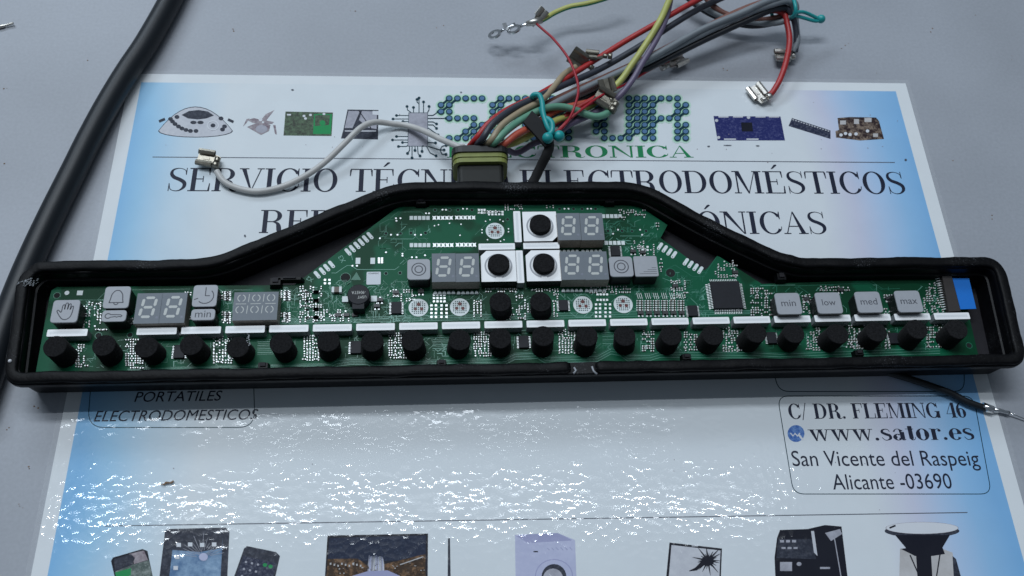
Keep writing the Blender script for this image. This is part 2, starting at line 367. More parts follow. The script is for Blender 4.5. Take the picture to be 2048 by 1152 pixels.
def table_material():
    m = mat('grey_table_laminate', (0.37, 0.39, 0.43), 0.5, noise=0.05, scale=900, bump=6e-6, bump_scale=2500)
    nt = m.node_tree; n = nt.nodes; L = nt.links; b = n['Principled BSDF']
    src = b.inputs['Base Color'].links[0].from_socket
    tc = n.new('ShaderNodeTexCoord')
    big = n.new('ShaderNodeTexNoise'); big.inputs['Scale'].default_value = 14; big.inputs['Detail'].default_value = 6; L.new(tc.outputs['Object'], big.inputs['Vector'])
    r = n.new('ShaderNodeValToRGB'); r.color_ramp.elements[0].position = 0.3; r.color_ramp.elements[0].color = (0.86, 0.86, 0.86, 1); r.color_ramp.elements[1].position = 0.65
    L.new(big.outputs['Fac'], r.inputs['Fac'])
    v = n.new('ShaderNodeTexVoronoi'); v.inputs['Scale'].default_value = 75; L.new(tc.outputs['Object'], v.inputs['Vector'])
    sp = n.new('ShaderNodeValToRGB'); sp.color_ramp.elements[0].position = 0.045; sp.color_ramp.elements[0].color = (0.45, 0.40, 0.36, 1); sp.color_ramp.elements[1].position = 0.085
    L.new(v.outputs['Distance'], sp.inputs['Fac'])
    wn = n.new('ShaderNodeTexNoise'); wn.inputs['Scale'].default_value = 40; L.new(tc.outputs['Object'], wn.inputs['Vector'])
    gate = n.new('ShaderNodeMath'); gate.operation = 'GREATER_THAN'; gate.inputs[1].default_value = 0.60; L.new(wn.outputs['Fac'], gate.inputs[0])
    x1 = n.new('ShaderNodeMix'); x1.data_type = 'RGBA'; x1.blend_type = 'MULTIPLY'; x1.inputs[0].default_value = 1; L.new(src, x1.inputs[6]); L.new(r.outputs['Color'], x1.inputs[7])
    x2 = n.new('ShaderNodeMix'); x2.data_type = 'RGBA'; x2.blend_type = 'MULTIPLY'; L.new(gate.outputs[0], x2.inputs[0]); L.new(x1.outputs[2], x2.inputs[6]); L.new(sp.outputs['Color'], x2.inputs[7])
    L.new(x2.outputs[2], b.inputs['Base Color'])
    return m

def dusty_black(name, base, rough, dust_amt, scale, bump, bump_scale):
    """black rubber or plastic with scattered pale dust"""
    m = mat(name, base, rough, spec=0.14, noise=0.35, scale=scale, bump=bump, bump_scale=bump_scale)
    nt = m.node_tree; n = nt.nodes; L = nt.links; b = n['Principled BSDF']; src = b.inputs['Base Color'].links[0].from_socket
    tc = n.new('ShaderNodeTexCoord')
    a = n.new('ShaderNodeTexNoise'); a.inputs['Scale'].default_value = 2600; a.inputs['Detail'].default_value = 2; L.new(tc.outputs['Object'], a.inputs['Vector'])
    c = n.new('ShaderNodeTexNoise'); c.inputs['Scale'].default_value = 60; c.inputs['Detail'].default_value = 3; L.new(tc.outputs['Object'], c.inputs['Vector'])
    mu = n.new('ShaderNodeMath'); mu.operation = 'MULTIPLY'; L.new(a.outputs['Fac'], mu.inputs[0]); L.new(c.outputs['Fac'], mu.inputs[1])
    r = n.new('ShaderNodeValToRGB'); r.color_ramp.elements[0].position = 0.36; r.color_ramp.elements[1].position = 0.47
    r.color_ramp.elements[1].color = (dust_amt,) * 3 + (1,)
    L.new(mu.outputs[0], r.inputs['Fac'])
    x = n.new('ShaderNodeMix'); x.data_type = 'RGBA'; L.new(r.outputs['Color'], x.inputs[0]); L.new(src, x.inputs[6]); x.inputs[7].default_value = (0.30, 0.31, 0.33, 1)
    L.new(x.outputs[2], b.inputs['Base Color'])
    return m

def board_material():
    m = mat('green_solder_mask', (0.004, 0.070, 0.036), 0.42, spec=0.12)
    nt = m.node_tree; n = nt.nodes; L = nt.links; b = n['Principled BSDF']; tc = n.new('ShaderNodeTexCoord')
    t = n.new('ShaderNodeTexNoise'); t.inputs['Scale'].default_value = 55; t.inputs['Detail'].default_value = 2; L.new(tc.outputs['Object'], t.inputs['Vector'])
    r = n.new('ShaderNodeValToRGB'); r.color_ramp.interpolation = 'EASE'
    r.color_ramp.elements[0].position = 0.46; r.color_ramp.elements[0].color = (0.0018, 0.048, 0.020, 1); r.color_ramp.elements[1].position = 0.53; r.color_ramp.elements[1].color = (0.0035, 0.098, 0.046, 1)
    L.new(t.outputs['Fac'], r.inputs['Fac'])
    t2 = n.new('ShaderNodeTexNoise'); t2.inputs['Scale'].default_value = 1400; t2.inputs['Detail'].default_value = 3; L.new(tc.outputs['Object'], t2.inputs['Vector'])
    bp = n.new('ShaderNodeBump'); bp.inputs['Distance'].default_value = 1.2e-5; L.new(t2.outputs['Fac'], bp.inputs['Height'])
    L.new(bp.outputs['Normal'], b.inputs['Normal']); L.new(r.outputs['Color'], b.inputs['Base Color'])
    return m

M = {}
M['table'] = table_material()
M['paper'] = laminated('white_paper', (0.76, 0.79, 0.81))
M['print'] = laminated('blue_edged_print', (0.8, 0.8, 0.8), 'gradient')
M['ink'] = laminated('dark_navy_ink', (0.020, 0.024, 0.045))
M['ink_soft'] = laminated('grey_ink', (0.10, 0.11, 0.14))
M['shadow_ink'] = laminated('lilac_text_shadow_ink', (0.62, 0.62, 0.74))
M['shadow_ink2'] = laminated('pale_lilac_text_shadow_ink', (0.72, 0.73, 0.81))
M['green_ink'] = laminated('green_ink', (0.02, 0.23, 0.09))
M['halo1'] = laminated('pale_green_glow_ink', (0.58, 0.76, 0.66))
M['halo2'] = laminated('green_glow_ink', (0.36, 0.66, 0.47))
M['dot_blue'] = laminated('blue_dot_ink', (0.10, 0.20, 0.36))
M['dot_edge'] = laminated('dark_teal_ink', (0.006, 0.04, 0.06))
M['lam_grey'] = laminated('grey_photo_ink', (0.33, 0.33, 0.38), 'noise', ((0.46, 0.46, 0.52), 300, 0.35, 0.65))
M['lam_lightgrey'] = laminated('pale_grey_photo_ink', (0.52, 0.53, 0.58), 'noise', ((0.64, 0.65, 0.69), 400, 0.3, 0.7))
M['lam_dark'] = laminated('dark_photo_ink', (0.028, 0.032, 0.048), 'noise', ((0.085, 0.092, 0.12), 900, 0.45, 0.72))
M['lam_black'] = laminated('black_photo_ink', (0.012, 0.013, 0.022))
M['lam_pcb'] = laminated('green_brown_photo_ink', (0.05, 0.055, 0.045), 'noise', ((0.13, 0.20, 0.12), 800, 0.38, 0.66))
M['lam_green'] = laminated('vivid_green_photo_ink', (0.02, 0.28, 0.09))
M['lam_blueboard'] = laminated('blue_board_photo_ink', (0.022, 0.028, 0.13), 'noise', ((0.13, 0.14, 0.30), 1100, 0.50, 0.74))
M['lam_strip'] = laminated('dark_strip_photo_ink', (0.025, 0.030, 0.06), 'noise', ((0.16, 0.17, 0.22), 1300, 0.48, 0.70))
M['lam_power'] = laminated('brown_board_photo_ink', (0.035, 0.022, 0.024), 'noise', ((0.34, 0.26, 0.20), 520, 0.46, 0.66))
M['lam_mauve'] = laminated('mauve_photo_ink', (0.17, 0.12, 0.15), 'noise', ((0.44, 0.40, 0.42), 420, 0.35, 0.65))
M['lam_screen'] = laminated('blue_screen_photo_ink', (0.10, 0.19, 0.34), 'noise', ((0.30, 0.44, 0.60), 130, 0.40, 0.62))
M['lam_cracked'] = laminated('cracked_screen_photo_ink', (0.09, 0.12, 0.11), 'noise', ((0.30, 0.34, 0.32), 420, 0.42, 0.62))
M['lam_night'] = laminated('night_sky_photo_ink', (0.012, 0.020, 0.048), 'noise', ((0.07, 0.09, 0.14), 1500, 0.52, 0.75))
M['lam_town'] = laminated('night_town_photo_ink', (0.05, 0.028, 0.016), 'noise', ((0.36, 0.20, 0.10), 520, 0.47, 0.70))
M['lam_white'] = laminated('white_photo_ink', (0.70, 0.72, 0.76))
M['lam_lilac'] = laminated('lilac_photo_ink', (0.46, 0.48, 0.66), 'noise', ((0.54, 0.56, 0.73), 200, 0.3, 0.7))
M['lam_lilac_dark'] = laminated('lilac_shade_photo_ink', (0.36, 0.37, 0.56))
M['lam_cream'] = laminated('steel_photo_ink', (0.44, 0.42, 0.41), 'noise', ((0.60, 0.59, 0.60), 70, 0.3, 0.7))
M['globe'] = laminated('blue_globe_ink', (0.04, 0.12, 0.40), 'noise', ((0.18, 0.32, 0.62), 900, 0.4, 0.62))
M['board'] = board_material()
M['trace'] = mat('green_covered_copper', (0.018, 0.15, 0.09), 0.3, spec=0.3)
M['trace_bright'] = mat('pale_green_covered_copper', (0.13, 0.34, 0.26), 0.3, spec=0.3)
M['trace_dark'] = mat('dark_green_gap', (0.004, 0.045, 0.024), 0.4)
M['solder'] = mat('tinned_solder', (0.84, 0.86, 0.86), 0.34, metal=0.25, noise=0.1, scale=3000)
M['silk'] = mat('white_silkscreen', (0.66, 0.70, 0.68), 0.6)
M['smd_body'] = mat('dark_component_body', (0.016, 0.018, 0.020), 0.45)
M['smd_brown'] = mat('brown_component_body', (0.10, 0.075, 0.055), 0.5)
M['chip'] = mat('black_chip_epoxy', (0.011, 0.012, 0.017), 0.55, spec=0.25, noise=0.15, scale=900, bump=4e-6, bump_scale=5000)
M['display'] = mat('grey_display_face', (0.140, 0.163, 0.190), 0.55, noise=0.03, scale=600)
M['display_side'] = mat('grey_brown_display_side', (0.34, 0.30, 0.26), 0.6, noise=0.25, scale=1500)
M['segment'] = mat('translucent_segment', (0.50, 0.515, 0.49), 0.5)
M['dim_dot'] = mat('dim_decimal_point', (0.17, 0.185, 0.235), 0.5)
M['led_white'] = mat('white_led_reflector', (0.95, 0.955, 0.96), 0.45, noise=0.02, scale=500)
M['led_diffuser'] = mat('grey_white_diffuser', (0.78, 0.80, 0.815), 0.4)
M['led_side'] = mat('grey_led_side', (0.34, 0.36, 0.38), 0.5)
M['key'] = mat('grey_key_face', (0.36, 0.375, 0.405), 0.5, noise=0.03, scale=700)
M['key_side'] = mat('black_key_side', (0.012, 0.013, 0.015), 0.5)
M['key_ink'] = mat('dark_grey_key_ink', (0.06, 0.064, 0.08), 0.6)
M['foam'] = mat('black_foam', (0.013, 0.013, 0.014), 0.95, spec=0.12, noise=0.45, scale=1800, bump=1.6e-4, bump_scale=2400, sheen=0.03)
M['foam_seal'] = dusty_black('black_foam_seal', (0.0030, 0.0030, 0.0038), 0.5, 0.4, 900, 1.0e-4, 1000)
M['housing'] = dusty_black('black_housing_plastic', (0.0035, 0.0037, 0.005), 0.40, 0.2, 300, 1.2e-5, 1800)
M['floor'] = mat('charcoal_housing_floor', (0.020, 0.019, 0.023), 0.6, spec=0.2, noise=0.2, scale=120)
M['red_dot'] = mat('red_brown_copper', (0.12, 0.014, 0.010), 0.5)
M['pad_white'] = mat('white_coating', (0.72, 0.78, 0.78), 0.5)
M['pad_hole'] = mat('dark_green_via', (0.012, 0.06, 0.055), 0.5)
M['hole'] = mat('dark_hole', (0.004, 0.006, 0.006), 0.8)
M['label'] = mat('white_paper_label', (0.66, 0.70, 0.74), 0.6)
M['connector_brown'] = mat('dark_brown_plastic', (0.030, 0.024, 0.022), 0.5)
M['blue'] = mat('bright_blue_stiffener', (0.005, 0.17, 0.62), 0.4)
M['olive'] = mat('olive_rubber', (0.21, 0.235, 0.058), 0.55, noise=0.1, scale=500, bump=1e-5, bump_scale=2000)
M['plug'] = mat('dark_olive_plastic', (0.009, 0.010, 0.008), 0.45, spec=0.25, noise=0.1, scale=400)
M['teal'] = mat('turquoise_tie_plastic', (0.015, 0.33, 0.33), 0.38, noise=0.06, scale=300)
M['metal'] = mat('tinned_steel', (0.56, 0.54, 0.50), 0.34, metal=0.9, noise=0.15, scale=800, bump=8e-6, bump_scale=1500)
M['metal_bright'] = mat('bright_tin', (0.74, 0.75, 0.76), 0.22, metal=1.0, bump=5e-6, bump_scale=1200)
M['brass'] = mat('dull_bronze', (0.25, 0.23, 0.19), 0.36, metal=0.9, noise=0.2, scale=700)
M['tape'] = mat('black_cloth_tape', (0.010, 0.010, 0.011), 0.85, bump=5e-5, bump_scale=3000)
M['cable'] = mat('black_rubber_cable', (0.011, 0.014, 0.018), 0.42, spec=0.35, noise=0.12, scale=60, bump=2e-5, bump_scale=600)
M['clear'] = mat('clear_sleeve', (0.55, 0.55, 0.55), 0.15)
M['crumb'] = mat('brown_crumb', (0.26, 0.17, 0.11), 0.95, spec=0.1, noise=0.3, scale=1500)
M['white_dot'] = mat('white_spot', (0.7, 0.7, 0.72), 0.6)
def wire_mat(name, c): return mat(name, c, 0.42, noise=0.10, scale=160, bump=1.0e-5, bump_scale=900)
def film_material():
    m = bpy.data.materials.new('clear_pouch_edge'); m.use_nodes = True; nt = m.node_tree; n = nt.nodes; L = nt.links
    b = n['Principled BSDF']; b.inputs['Base Color'].default_value = (0.9, 0.93, 0.95, 1); b.inputs['Roughness'].default_value = 0.12
    t = n.new('ShaderNodeBsdfTransparent'); mx = n.new('ShaderNodeMixShader'); mx.inputs[0].default_value = 0.10
    L.new(t.outputs[0], mx.inputs[1]); L.new(b.outputs[0], mx.inputs[2]); L.new(mx.outputs[0], n['Material Output'].inputs['Surface'])
    return m
M['film'] = film_material()

# ------------------------------------------------------------------ the table
tb = MB()
n = 24
tb.prism([(-620, -520), (620, -520), (620, 700), (-620, 700)], -25, 0.0)
o = tb.build('table', M['table'], kind='structure'); o['label'] = 'pale grey laminate workbench top under everything'

# ------------------------------------------------------------------ the laminated sheet and its print
sheet = thing('laminated_sheet', (0, -15, 0), 'large laminated advertising sheet with blue side margins lying on the grey table under the panel', 'poster')
TOPY, BOTY, HW = 89.5, -121.0, 148.5
paper = MB(); paper.box((0, (TOPY + BOTY) / 2, 0.19), (2 * HW, TOPY - BOTY, 0.24)); paper.build('paper', M['paper'], sheet)
fm = MB()
def frame(mb, x0, y0, x1, y1, w, z, mi=0):
    mb.flat(box2(x0 - w, y0 - w, x1 + w, y0), z, mi); mb.flat(box2(x0 - w, y1, x1 + w, y1 + w), z, mi)
    mb.flat(box2(x0 - w, y0, x0, y1), z, mi); mb.flat(box2(x1, y0, x1 + w, y1), z, mi)
frame(fm, -HW, BOTY, HW, TOPY, 1.7, 0.17); fm.build('pouch_edge', M['film'], sheet)
pr = MB()
NX, NY = 12, 9
x0, x1, y0, y1 = -HW + 4.6, HW - 4.9, BOTY + 4.5, TOPY - 4.0
pr.flat(box2(x0, y0, x1, y1), 0.335); pr.build('printed_background', M['print'], sheet)

ZS = 0.36
class Ink:
    """flat print drawn in photo pixels; every stroke group sits a hair above the one before"""
    def __init__(self): self.mb = MB(); self.z = ZS; self.mats = []
    def mi(self, m):
        if m not in self.mats: self.mats.append(m)
        return self.mats.index(m)
    def poly(self, pts, m, up=True):
        if up: self.z += 0.004
        self.mb.flat([tuple(U(p[0], p[1], ZS)[:2]) for p in pts], self.z, self.mi(m)); return self
    def polys(self, ps, m):
        self.z += 0.004
        for p in ps: self.poly(p, m, False)
        return self
    def line(self, pts, w, m, smooth=False): return self.polys(stroke(pts, w, smooth=smooth), m)
    def build(self, name): return self.mb.build(name, [M[m] for m in self.mats], sheet)
def lettering(name, comps, width, a, b, cap, m, z=ZS, dx=0.0, dy=0.0, step=0.002):
    A = U(a[0], a[1], z); B = U(b[0], b[1], z); ux = (B - A) / width; H = (U(a[0], a[1] - cap, z) - A).length
    uy = Vector((-ux.y, ux.x, 0)).normalized() * H; mb = MB()
    for i, comp in enumerate(comps):
        for poly in comp:
            mb.flat([tuple((A + ux * (p[0] + dx) + uy * (p[1] + dy))[:2]) for p in poly], z + step * (i % 7))
    return mb.build(name, M[m], sheet)
def serif_line(name, txt, a, b, cap, m='ink', halo=True, T=0.155, h=0.042):
    c, w = serif_text(txt, T, h); return lettering(name, c, w, a, b, cap, m, ZS + 0.02)
def sans_line(name, txt, a, b, cap, m='ink', shear=0.0, z=ZS + 0.02):
    ps = sans_polys(txt, shear); xs = [p[0] for q in ps for p in q]; x0, x1 = min(xs), max(xs)
    k = 1 / 0.73
    return lettering(name, [[[((p[0] - x0), p[1] * k) for p in q] for q in ps]], x1 - x0, a, b, cap, m, z)
serif_line('headline_lettering', 'SERVICIO TÉCNICO ELECTRODOMÉSTICOS', (331, 382), (1816, 388), 46)
serif_line('second_headline_lettering', 'REPARACIONES ELECTRÓNICAS', (517, 466), (1658, 468), 46)
serif_line('green_lettering', 'ELECTRONICA', (893, 315), (1388, 315), 24, 'green_ink', False, T=0.19, h=0.06)
serif_line('street_lettering', 'C/ DR. FLEMING 46', (1578, 838), (1936, 835), 30, T=0.20, h=0.045)
serif_line('web_address_lettering', 'www.sator.es', (1620, 882), (1951, 879), 34, T=0.17, h=0.035)
sans_line('town_lettering', 'San Vicente del Raspeig', (1586, 932), (1961, 931), 32)
sans_line('province_lettering', 'Alicante -03690', (1667, 979), (1906, 977), 32)
sans_line('laptop_lettering', 'PORTATILES', (268, 804), (443, 801), 21, shear=0.2)
sans_line('appliance_lettering', 'ELECTRODOMESTICOS', (187, 843), (515, 839), 22, shear=0.2)
# thin rules and rounded boxes
k = Ink(); k.line([(305, 314), (1790, 325)], 1.6, 'ink_soft'); k.build('rule')
k = Ink(); k.line([(210, 1052), (1935, 1025)], 1.8, 'ink_soft'); k.build('rule')
def box_outline(x0, y0, x1, y1, r, skew, skr):
    P = fillet([(x0, y0), (x1, y0), (x1 + skr, y1), (x0 + skew, y1)], r, 6); P.append(P[0])
    k = Ink(); k.line(P, 1.6, 'dot_edge'); k.build('box_outline')
box_outline(1555, 792, 1947, 988, 22, 32, 36)
box_outline(1535, 690, 1927, 783, 22, 22, 2)
box_outline(188, 690, 505, 855, 34, -13, 5)
# --- the dotted logo word
k = Ink()
dots = {}
def grid(x, rows):
    for j, r in enumerate(rows):
        for i, c in enumerate(r):
            if c == 'o': dots[(x + i * 16.4, 197.5 + j * 13.25)] = 1
grid(882, [".ooooo", "oo....", "oo....", ".oooo.", "....oo", "...ooo", ".oooo."])
grid(985, [".oooo.", "oo..oo", "oo..oo", "oooooo", "oo..oo", "oo..oo", "oo..oo"])
grid(1088, ["oooooo", "..oo..", "..oo..", "..oo..", "..oo..", "..oo..", "..oo.."])
grid(1192, ["oo..oo", "oo..oo", "oo..oo", "oo..oo", "oo..oo", "oo..oo", ".oooo."])
grid(1289, ["ooooo.", "oo..oo", "oo..oo", "ooooo.", "oo..oo", "oo..oo", "oo..oo"])
def allp(fn, m):
    k.z += 0.004
    for d in dots: k.poly(fn(d), m, False); k.z += 0.0002
allp(lambda d: disc(d[0], d[1], 11.5, 10.0, 14), 'halo1'); allp(lambda d: disc(d[0], d[1], 8.6, 7.6, 14), 'halo2')
links = []
D = list(dots)
for a in D:
    for b in D:
        if b[1] < a[1] and 10 < a[1] - b[1] < 18 and 8 < b[0] - a[0] < 24: links.append((a, b))
for a, b in links: k.line([a, ((a[0] + b[0]) / 2, (a[1] + b[1]) / 2), b], [7.0, 4.2, 7.0], 'dot_edge')
allp(lambda d: disc(d[0], d[1], 6.9, 5.9, 14), 'dot_edge'); allp(lambda d: disc(d[0], d[1], 4.9, 4.1, 12), 'dot_blue')
k.build('dotted_logo')
# --- printed microchip
k = Ink(); k.poly([(817, 225), (856, 225), (856, 293), (815, 293)], 'dot_edge'); k.poly([(818, 226), (855, 226), (855, 292), (816, 292)], 'lam_grey')
for pts in ([(817, 231), (793, 231)], [(817, 238), (786, 238)], [(817, 243), (806, 243)], [(816, 273), (793, 273)], [(816, 280), (785, 280)], [(816, 285), (805, 285)], [(816, 291), (812, 293), (797, 293)],
            [(822, 225), (815, 220), (814, 213)], [(827, 225), (827, 215)], [(838, 225), (838, 196)], [(838, 208), (834, 204), (834, 199)], [(847, 225), (847, 204)], [(855, 225), (858, 220), (858, 213)],
            [(856, 231), (866, 231), (876, 224)], [(856, 237), (892, 237)], [(856, 244), (866, 244), (873, 248)], [(856, 250), (866, 250), (873, 257)], [(856, 256), (876, 270)], [(856, 285), (871, 286)], [(856, 293), (880, 300), (888, 300)],
            [(819, 293), (819, 301), (815, 307)], [(824, 293), (824, 316)], [(830, 293), (830, 301)], [(835, 293), (836, 307), (840, 312)], [(844, 293), (844, 303)], [(853, 293), (860, 306), (872, 312)], [(880, 300), (884, 293), (892, 291)], [(880, 300), (884, 309), (892, 309)]):
    k.line(pts, 1.6, 'dot_edge'); k.poly(disc(pts[-1][0], pts[-1][1], 3.0, 2.7, 10), 'dot_edge')
k.build('printed_microchip')
# --- printed pictures along the top
k = Ink()
arch = [(316 + 150 * t / 14, 262 - 49 * (1 - (2 * t / 14 - 1) ** 2)) for t in range(15)] + [(391 + 75 * math.cos(math.pi * t / 10), 262 + 13 * math.sin(math.pi * t / 10)) for t in range(1, 10)]
k.poly(arch, 'lam_dark'); k.poly([(391 + (p[0] - 391) * 0.975, 246 + (p[1] - 246) * 0.955) for p in arch], 'lam_lightgrey')
k.poly([(363, 230), (378, 222), (397, 220), (416, 223), (428, 231), (413, 237), (395, 239), (376, 237)], 'lam_dark')
for x, y in ((341, 238), (345, 243), (350, 248), (357, 253), (364, 257), (372, 260), (381, 262), (392, 262), (354, 234), (442, 237), (449, 253), (445, 259), (426, 251)): k.poly(disc(x, y, 5, 4, 10), 'lam_dark')
for x in (387, 401): k.poly(disc(x, 245, 6.5, 3.4, 10), 'lam_dark')
k.polys(ring(426, 251, 11, 9, 2.0), 'lam_white'); k.line([(318, 243), (330, 238)], 5, 'lam_dark'); k.line([(456, 239), (467, 244)], 5, 'lam_dark'); k.build('printed_control_panel')
k = Ink()
for q in ([(520, 242), (532, 228), (549, 220), (541, 230), (531, 243)], [(494, 240), (508, 236), (524, 240), (524, 247), (506, 246)], [(486, 253), (493, 238), (499, 237), (492, 247)], [(528, 240), (548, 244), (544, 248), (528, 247)],
          [(494, 254), (510, 247), (532, 246), (541, 250), (538, 262), (522, 270), (508, 262)], [(546, 250), (551, 250), (554, 269), (550, 268)]): k.poly(q, 'lam_mauve')
k.poly(disc(523, 258, 12, 8, 12), 'lam_grey'); k.poly(disc(521, 239, 4, 4, 8), 'lam_white'); k.build('printed_mixer_blade')
k = Ink(); k.poly([(571, 223), (666, 225), (663, 272), (567, 271)], 'lam_pcb'); k.poly([(628, 228), (664, 228), (662, 268), (626, 268)], 'lam_green')
k.poly([(630, 230), (660, 230), (658, 250), (630, 252)], 'lam_pcb'); k.poly(disc(645, 246, 6, 5.5, 12), 'lam_green'); k.poly([(574, 228), (582, 228), (582, 231), (574, 231)], 'lam_white')
for x, y in ((608, 232), (611, 237), (621, 230), (648, 228)): k.poly(disc(x, y, 3, 2.5, 8), 'lam_white')
k.build('printed_green_board')
k = Ink(); k.poly([(695, 219), (757, 220), (756, 279), (682, 277), (687, 258)], 'lam_dark'); k.poly([(697, 222), (720, 222), (705, 256), (689, 256)], 'lam_grey'); k.poly([(724, 222), (754, 223), (753, 258), (736, 255), (718, 240)], 'lam_grey')
k.poly([(745, 222), (757, 222), (757, 230), (745, 229)], 'lam_white'); k.line([(718, 222), (742, 256)], 1.8, 'lam_black'); k.line([(690, 262), (752, 262)], 2.4, 'lam_lightgrey'); k.build('printed_broken_part')
k = Ink(); k.poly([(1427, 232), (1561, 233), (1570, 281), (1435, 281)], 'lam_blueboard')
for x in (1437, 1466, 1511, 1538): k.poly([(x, 232), (x + 20, 232), (x + 20, 235), (x, 235)], 'lam_lightgrey')
for x in (1448, 1493): k.poly([(x, 277), (x + 24, 277), (x + 24, 280), (x, 280)], 'lam_lightgrey')
k.poly([(1482, 245), (1504, 245), (1506, 263), (1484, 263)], 'lam_black')
for x, y in ((1433, 241), (1497, 235), (1437, 275)): k.poly(disc(x, y, 3.5, 3, 10), 'lam_lightgrey')
k.build('printed_blue_board')
k = Ink(); k.poly([(1584, 236), (1661, 261), (1661, 278), (1577, 252)], 'lam_strip')
for i in range(14): k.poly([(1585 + i * 5.4, 238 + i * 1.75), (1588 + i * 5.4, 239 + i * 1.75), (1588 + i * 5.4, 241 + i * 1.75), (1585 + i * 5.4, 240 + i * 1.75)], 'lam_lightgrey')
k.build('printed_strip')
k = Ink(); k.poly([(1675, 236), (1700, 234), (1752, 235), (1758, 242), (1768, 278), (1720, 281), (1672, 275), (1671, 262), (1678, 260)], 'lam_power')
for x, y, w, h_ in ((1680, 241, 12, 8), (1729, 236, 14, 8), (1708, 238, 10, 10), (1746, 267, 10, 7)): k.poly([(x, y), (x + w, y), (x + w, y + h_), (x, y + h_)], 'lam_cream')
for x, y in ((1682, 270), (1691, 267), (1700, 269), (1712, 268), (1735, 262)): k.poly(disc(x, y, 3.6, 3.2, 10), 'lam_white')
k.build('printed_power_board')
# --- printed pictures along the bottom
def tilt_rect(cx, top, w, h, ang, r, x_off=0):
    a = math.radians(ang); pts = fillet([(-w / 2, 0), (w / 2, 0), (w / 2, h), (-w / 2, h)], r, 5)
    return [(cx + p[0] * math.cos(a) - p[1] * math.sin(a), top + p[0] * math.sin(a) + p[1] * math.cos(a)) for p in pts]
k = Ink(); k.poly([(222, 1122), (226, 1115), (285, 1098), (295, 1102), (312, 1185), (240, 1200)], 'lam_black'); k.poly([(230, 1140), (298, 1120), (310, 1182), (243, 1194)], 'lam_cracked'); k.poly([(258, 1108), (288, 1101), (296, 1120), (268, 1128), (266, 1115)], 'lam_mauve'); k.poly([(230, 1145), (262, 1136), (262, 1150), (234, 1160)], 'lam_green')
k.poly([(230, 1143), (264, 1130), (270, 1116), (262, 1108), (228, 1118)], 'lam_dark'); k.build('printed_smartphone')
k = Ink(); k.poly([(330, 1062), (336, 1058), (452, 1055), (459, 1062), (452, 1210), (312, 1210)], 'lam_dark'); k.poly([(348, 1074), (446, 1072), (438, 1200), (333, 1200)], 'lam_screen'); k.poly([(348, 1074), (446, 1072), (444, 1096), (400, 1104), (345, 1100)], 'lam_dark')
for i in range(16):
    a = math.radians(-172 + i * 10.5); r0, r1 = random.uniform(8, 20), random.uniform(36, 58)
    k.line([(405 + r0 * math.cos(a), 1115 + r0 * math.sin(a)), (405 + r1 * math.cos(a), 1115 + r1 * 0.85 * math.sin(a))], 0.8, 'lam_grey')
for x, y in ((353, 1086), (376, 1085), (400, 1086), (424, 1085), (350, 1110), (347, 1132)): k.poly(box2(x, y, x + 9, y + 8), 'lam_white')
k.poly(disc(407, 1114, 9, 8, 12), 'lam_lilac'); k.build('printed_tablet')
k = Ink(); k.poly([(488, 1097), (494, 1092), (552, 1104), (560, 1112), (540, 1200), (455, 1190)], 'lam_dark'); k.poly([(487, 1112), (552, 1126), (538, 1190), (462, 1180)], 'lam_strip')
for x, y in ((530, 1130), (541, 1133)): k.poly(disc(x, y, 4.5, 4, 10), 'lam_green')
for i in range(3):
    for j in range(3): k.poly(disc(492 + i * 12 - j * 4, 1124 + i * 2.6 + j * 14, 2.6, 2.4, 8), 'lam_grey')
k.build('printed_mobile_phone')
k = Ink(); k.poly([(655, 1071), (856, 1067), (855, 1215), (646, 1215)], 'lam_black'); k.poly([(659, 1076), (852, 1071), (851, 1120), (655, 1124)], 'lam_night'); k.poly([(655, 1118), (715, 1117), (740, 1135), (851, 1108), (851, 1180), (651, 1180)], 'lam_town')
for i in range(15):
    x = 736 + i * 2.3; d_ = (x - 752) * 0.5; k.line([(x + random.uniform(-1, 1), 1150), (x - d_ * 0.1, 1128), (x - d_ * 0.35, 1110 + random.uniform(0, 7))], [2.6, 1.8, 0.7], random.choice(('lam_grey', 'lam_lightgrey', 'lam_lilac')))
for i in range(60):
    x, y = random.uniform(658, 850), random.uniform(1122, 1148); k.poly(box2(x, y, x + random.uniform(1, 4), y + random.uniform(0.8, 2.4)), random.choice(('lam_cream', 'lam_town', 'lam_black', 'lam_power')))
k.poly([(705, 1152), (735, 1143), (775, 1141), (800, 1152), (810, 1185), (690, 1185)], 'lam_lilac_dark'); k.line([(800, 1130), (846, 1114)], 2.0, 'lam_cream')
for i in range(9): x = 660 + i * 7.5; k.poly(box2(x, 1126 + (i % 3) * 2, x + 3, 1130 + (i % 3) * 2), 'lam_cream')
k.build('printed_television')
k = Ink(); k.poly([(896, 1077), (898, 1075), (900, 1078), (902, 1200), (895, 1200)], 'lam_dark'); k.build('printed_stylus')
k = Ink(); k.poly([(1030, 1070), (1115, 1066), (1150, 1080), (1155, 1215), (1032, 1215)], 'lam_lilac'); k.poly([(1030, 1070), (1115, 1066), (1146, 1081), (1055, 1086)], 'lam_lilac_dark'); k.poly(disc(1108, 1152, 38, 34, 28), 'lam_lilac_dark'); k.poly(disc(1108, 1152, 36, 32, 28), 'lam_lilac'); k.poly(disc(1108, 1154, 25, 26, 24), 'lam_dark'); k.poly(disc(1106, 1157, 20, 20, 20), 'lam_grey')
k.line([(1098, 1148), (1116, 1166)], 2, 'lam_lightgrey'); k.poly(box2(1067, 1102, 1076, 1104.5), 'lam_dark')
for i in range(6): k.line([(1094 + i * 9, 1096 - i * 0.5), (1099 + i * 9, 1100)], 1.2, 'lam_lilac_dark')
k.build('printed_washing_machine')
k = Ink(); k.poly([(1339, 1085), (1444, 1097), (1440, 1200), (1328, 1200)], 'lam_black'); k.poly([(1343, 1090), (1441, 1101), (1437, 1195), (1334, 1195)], 'lam_lightgrey')
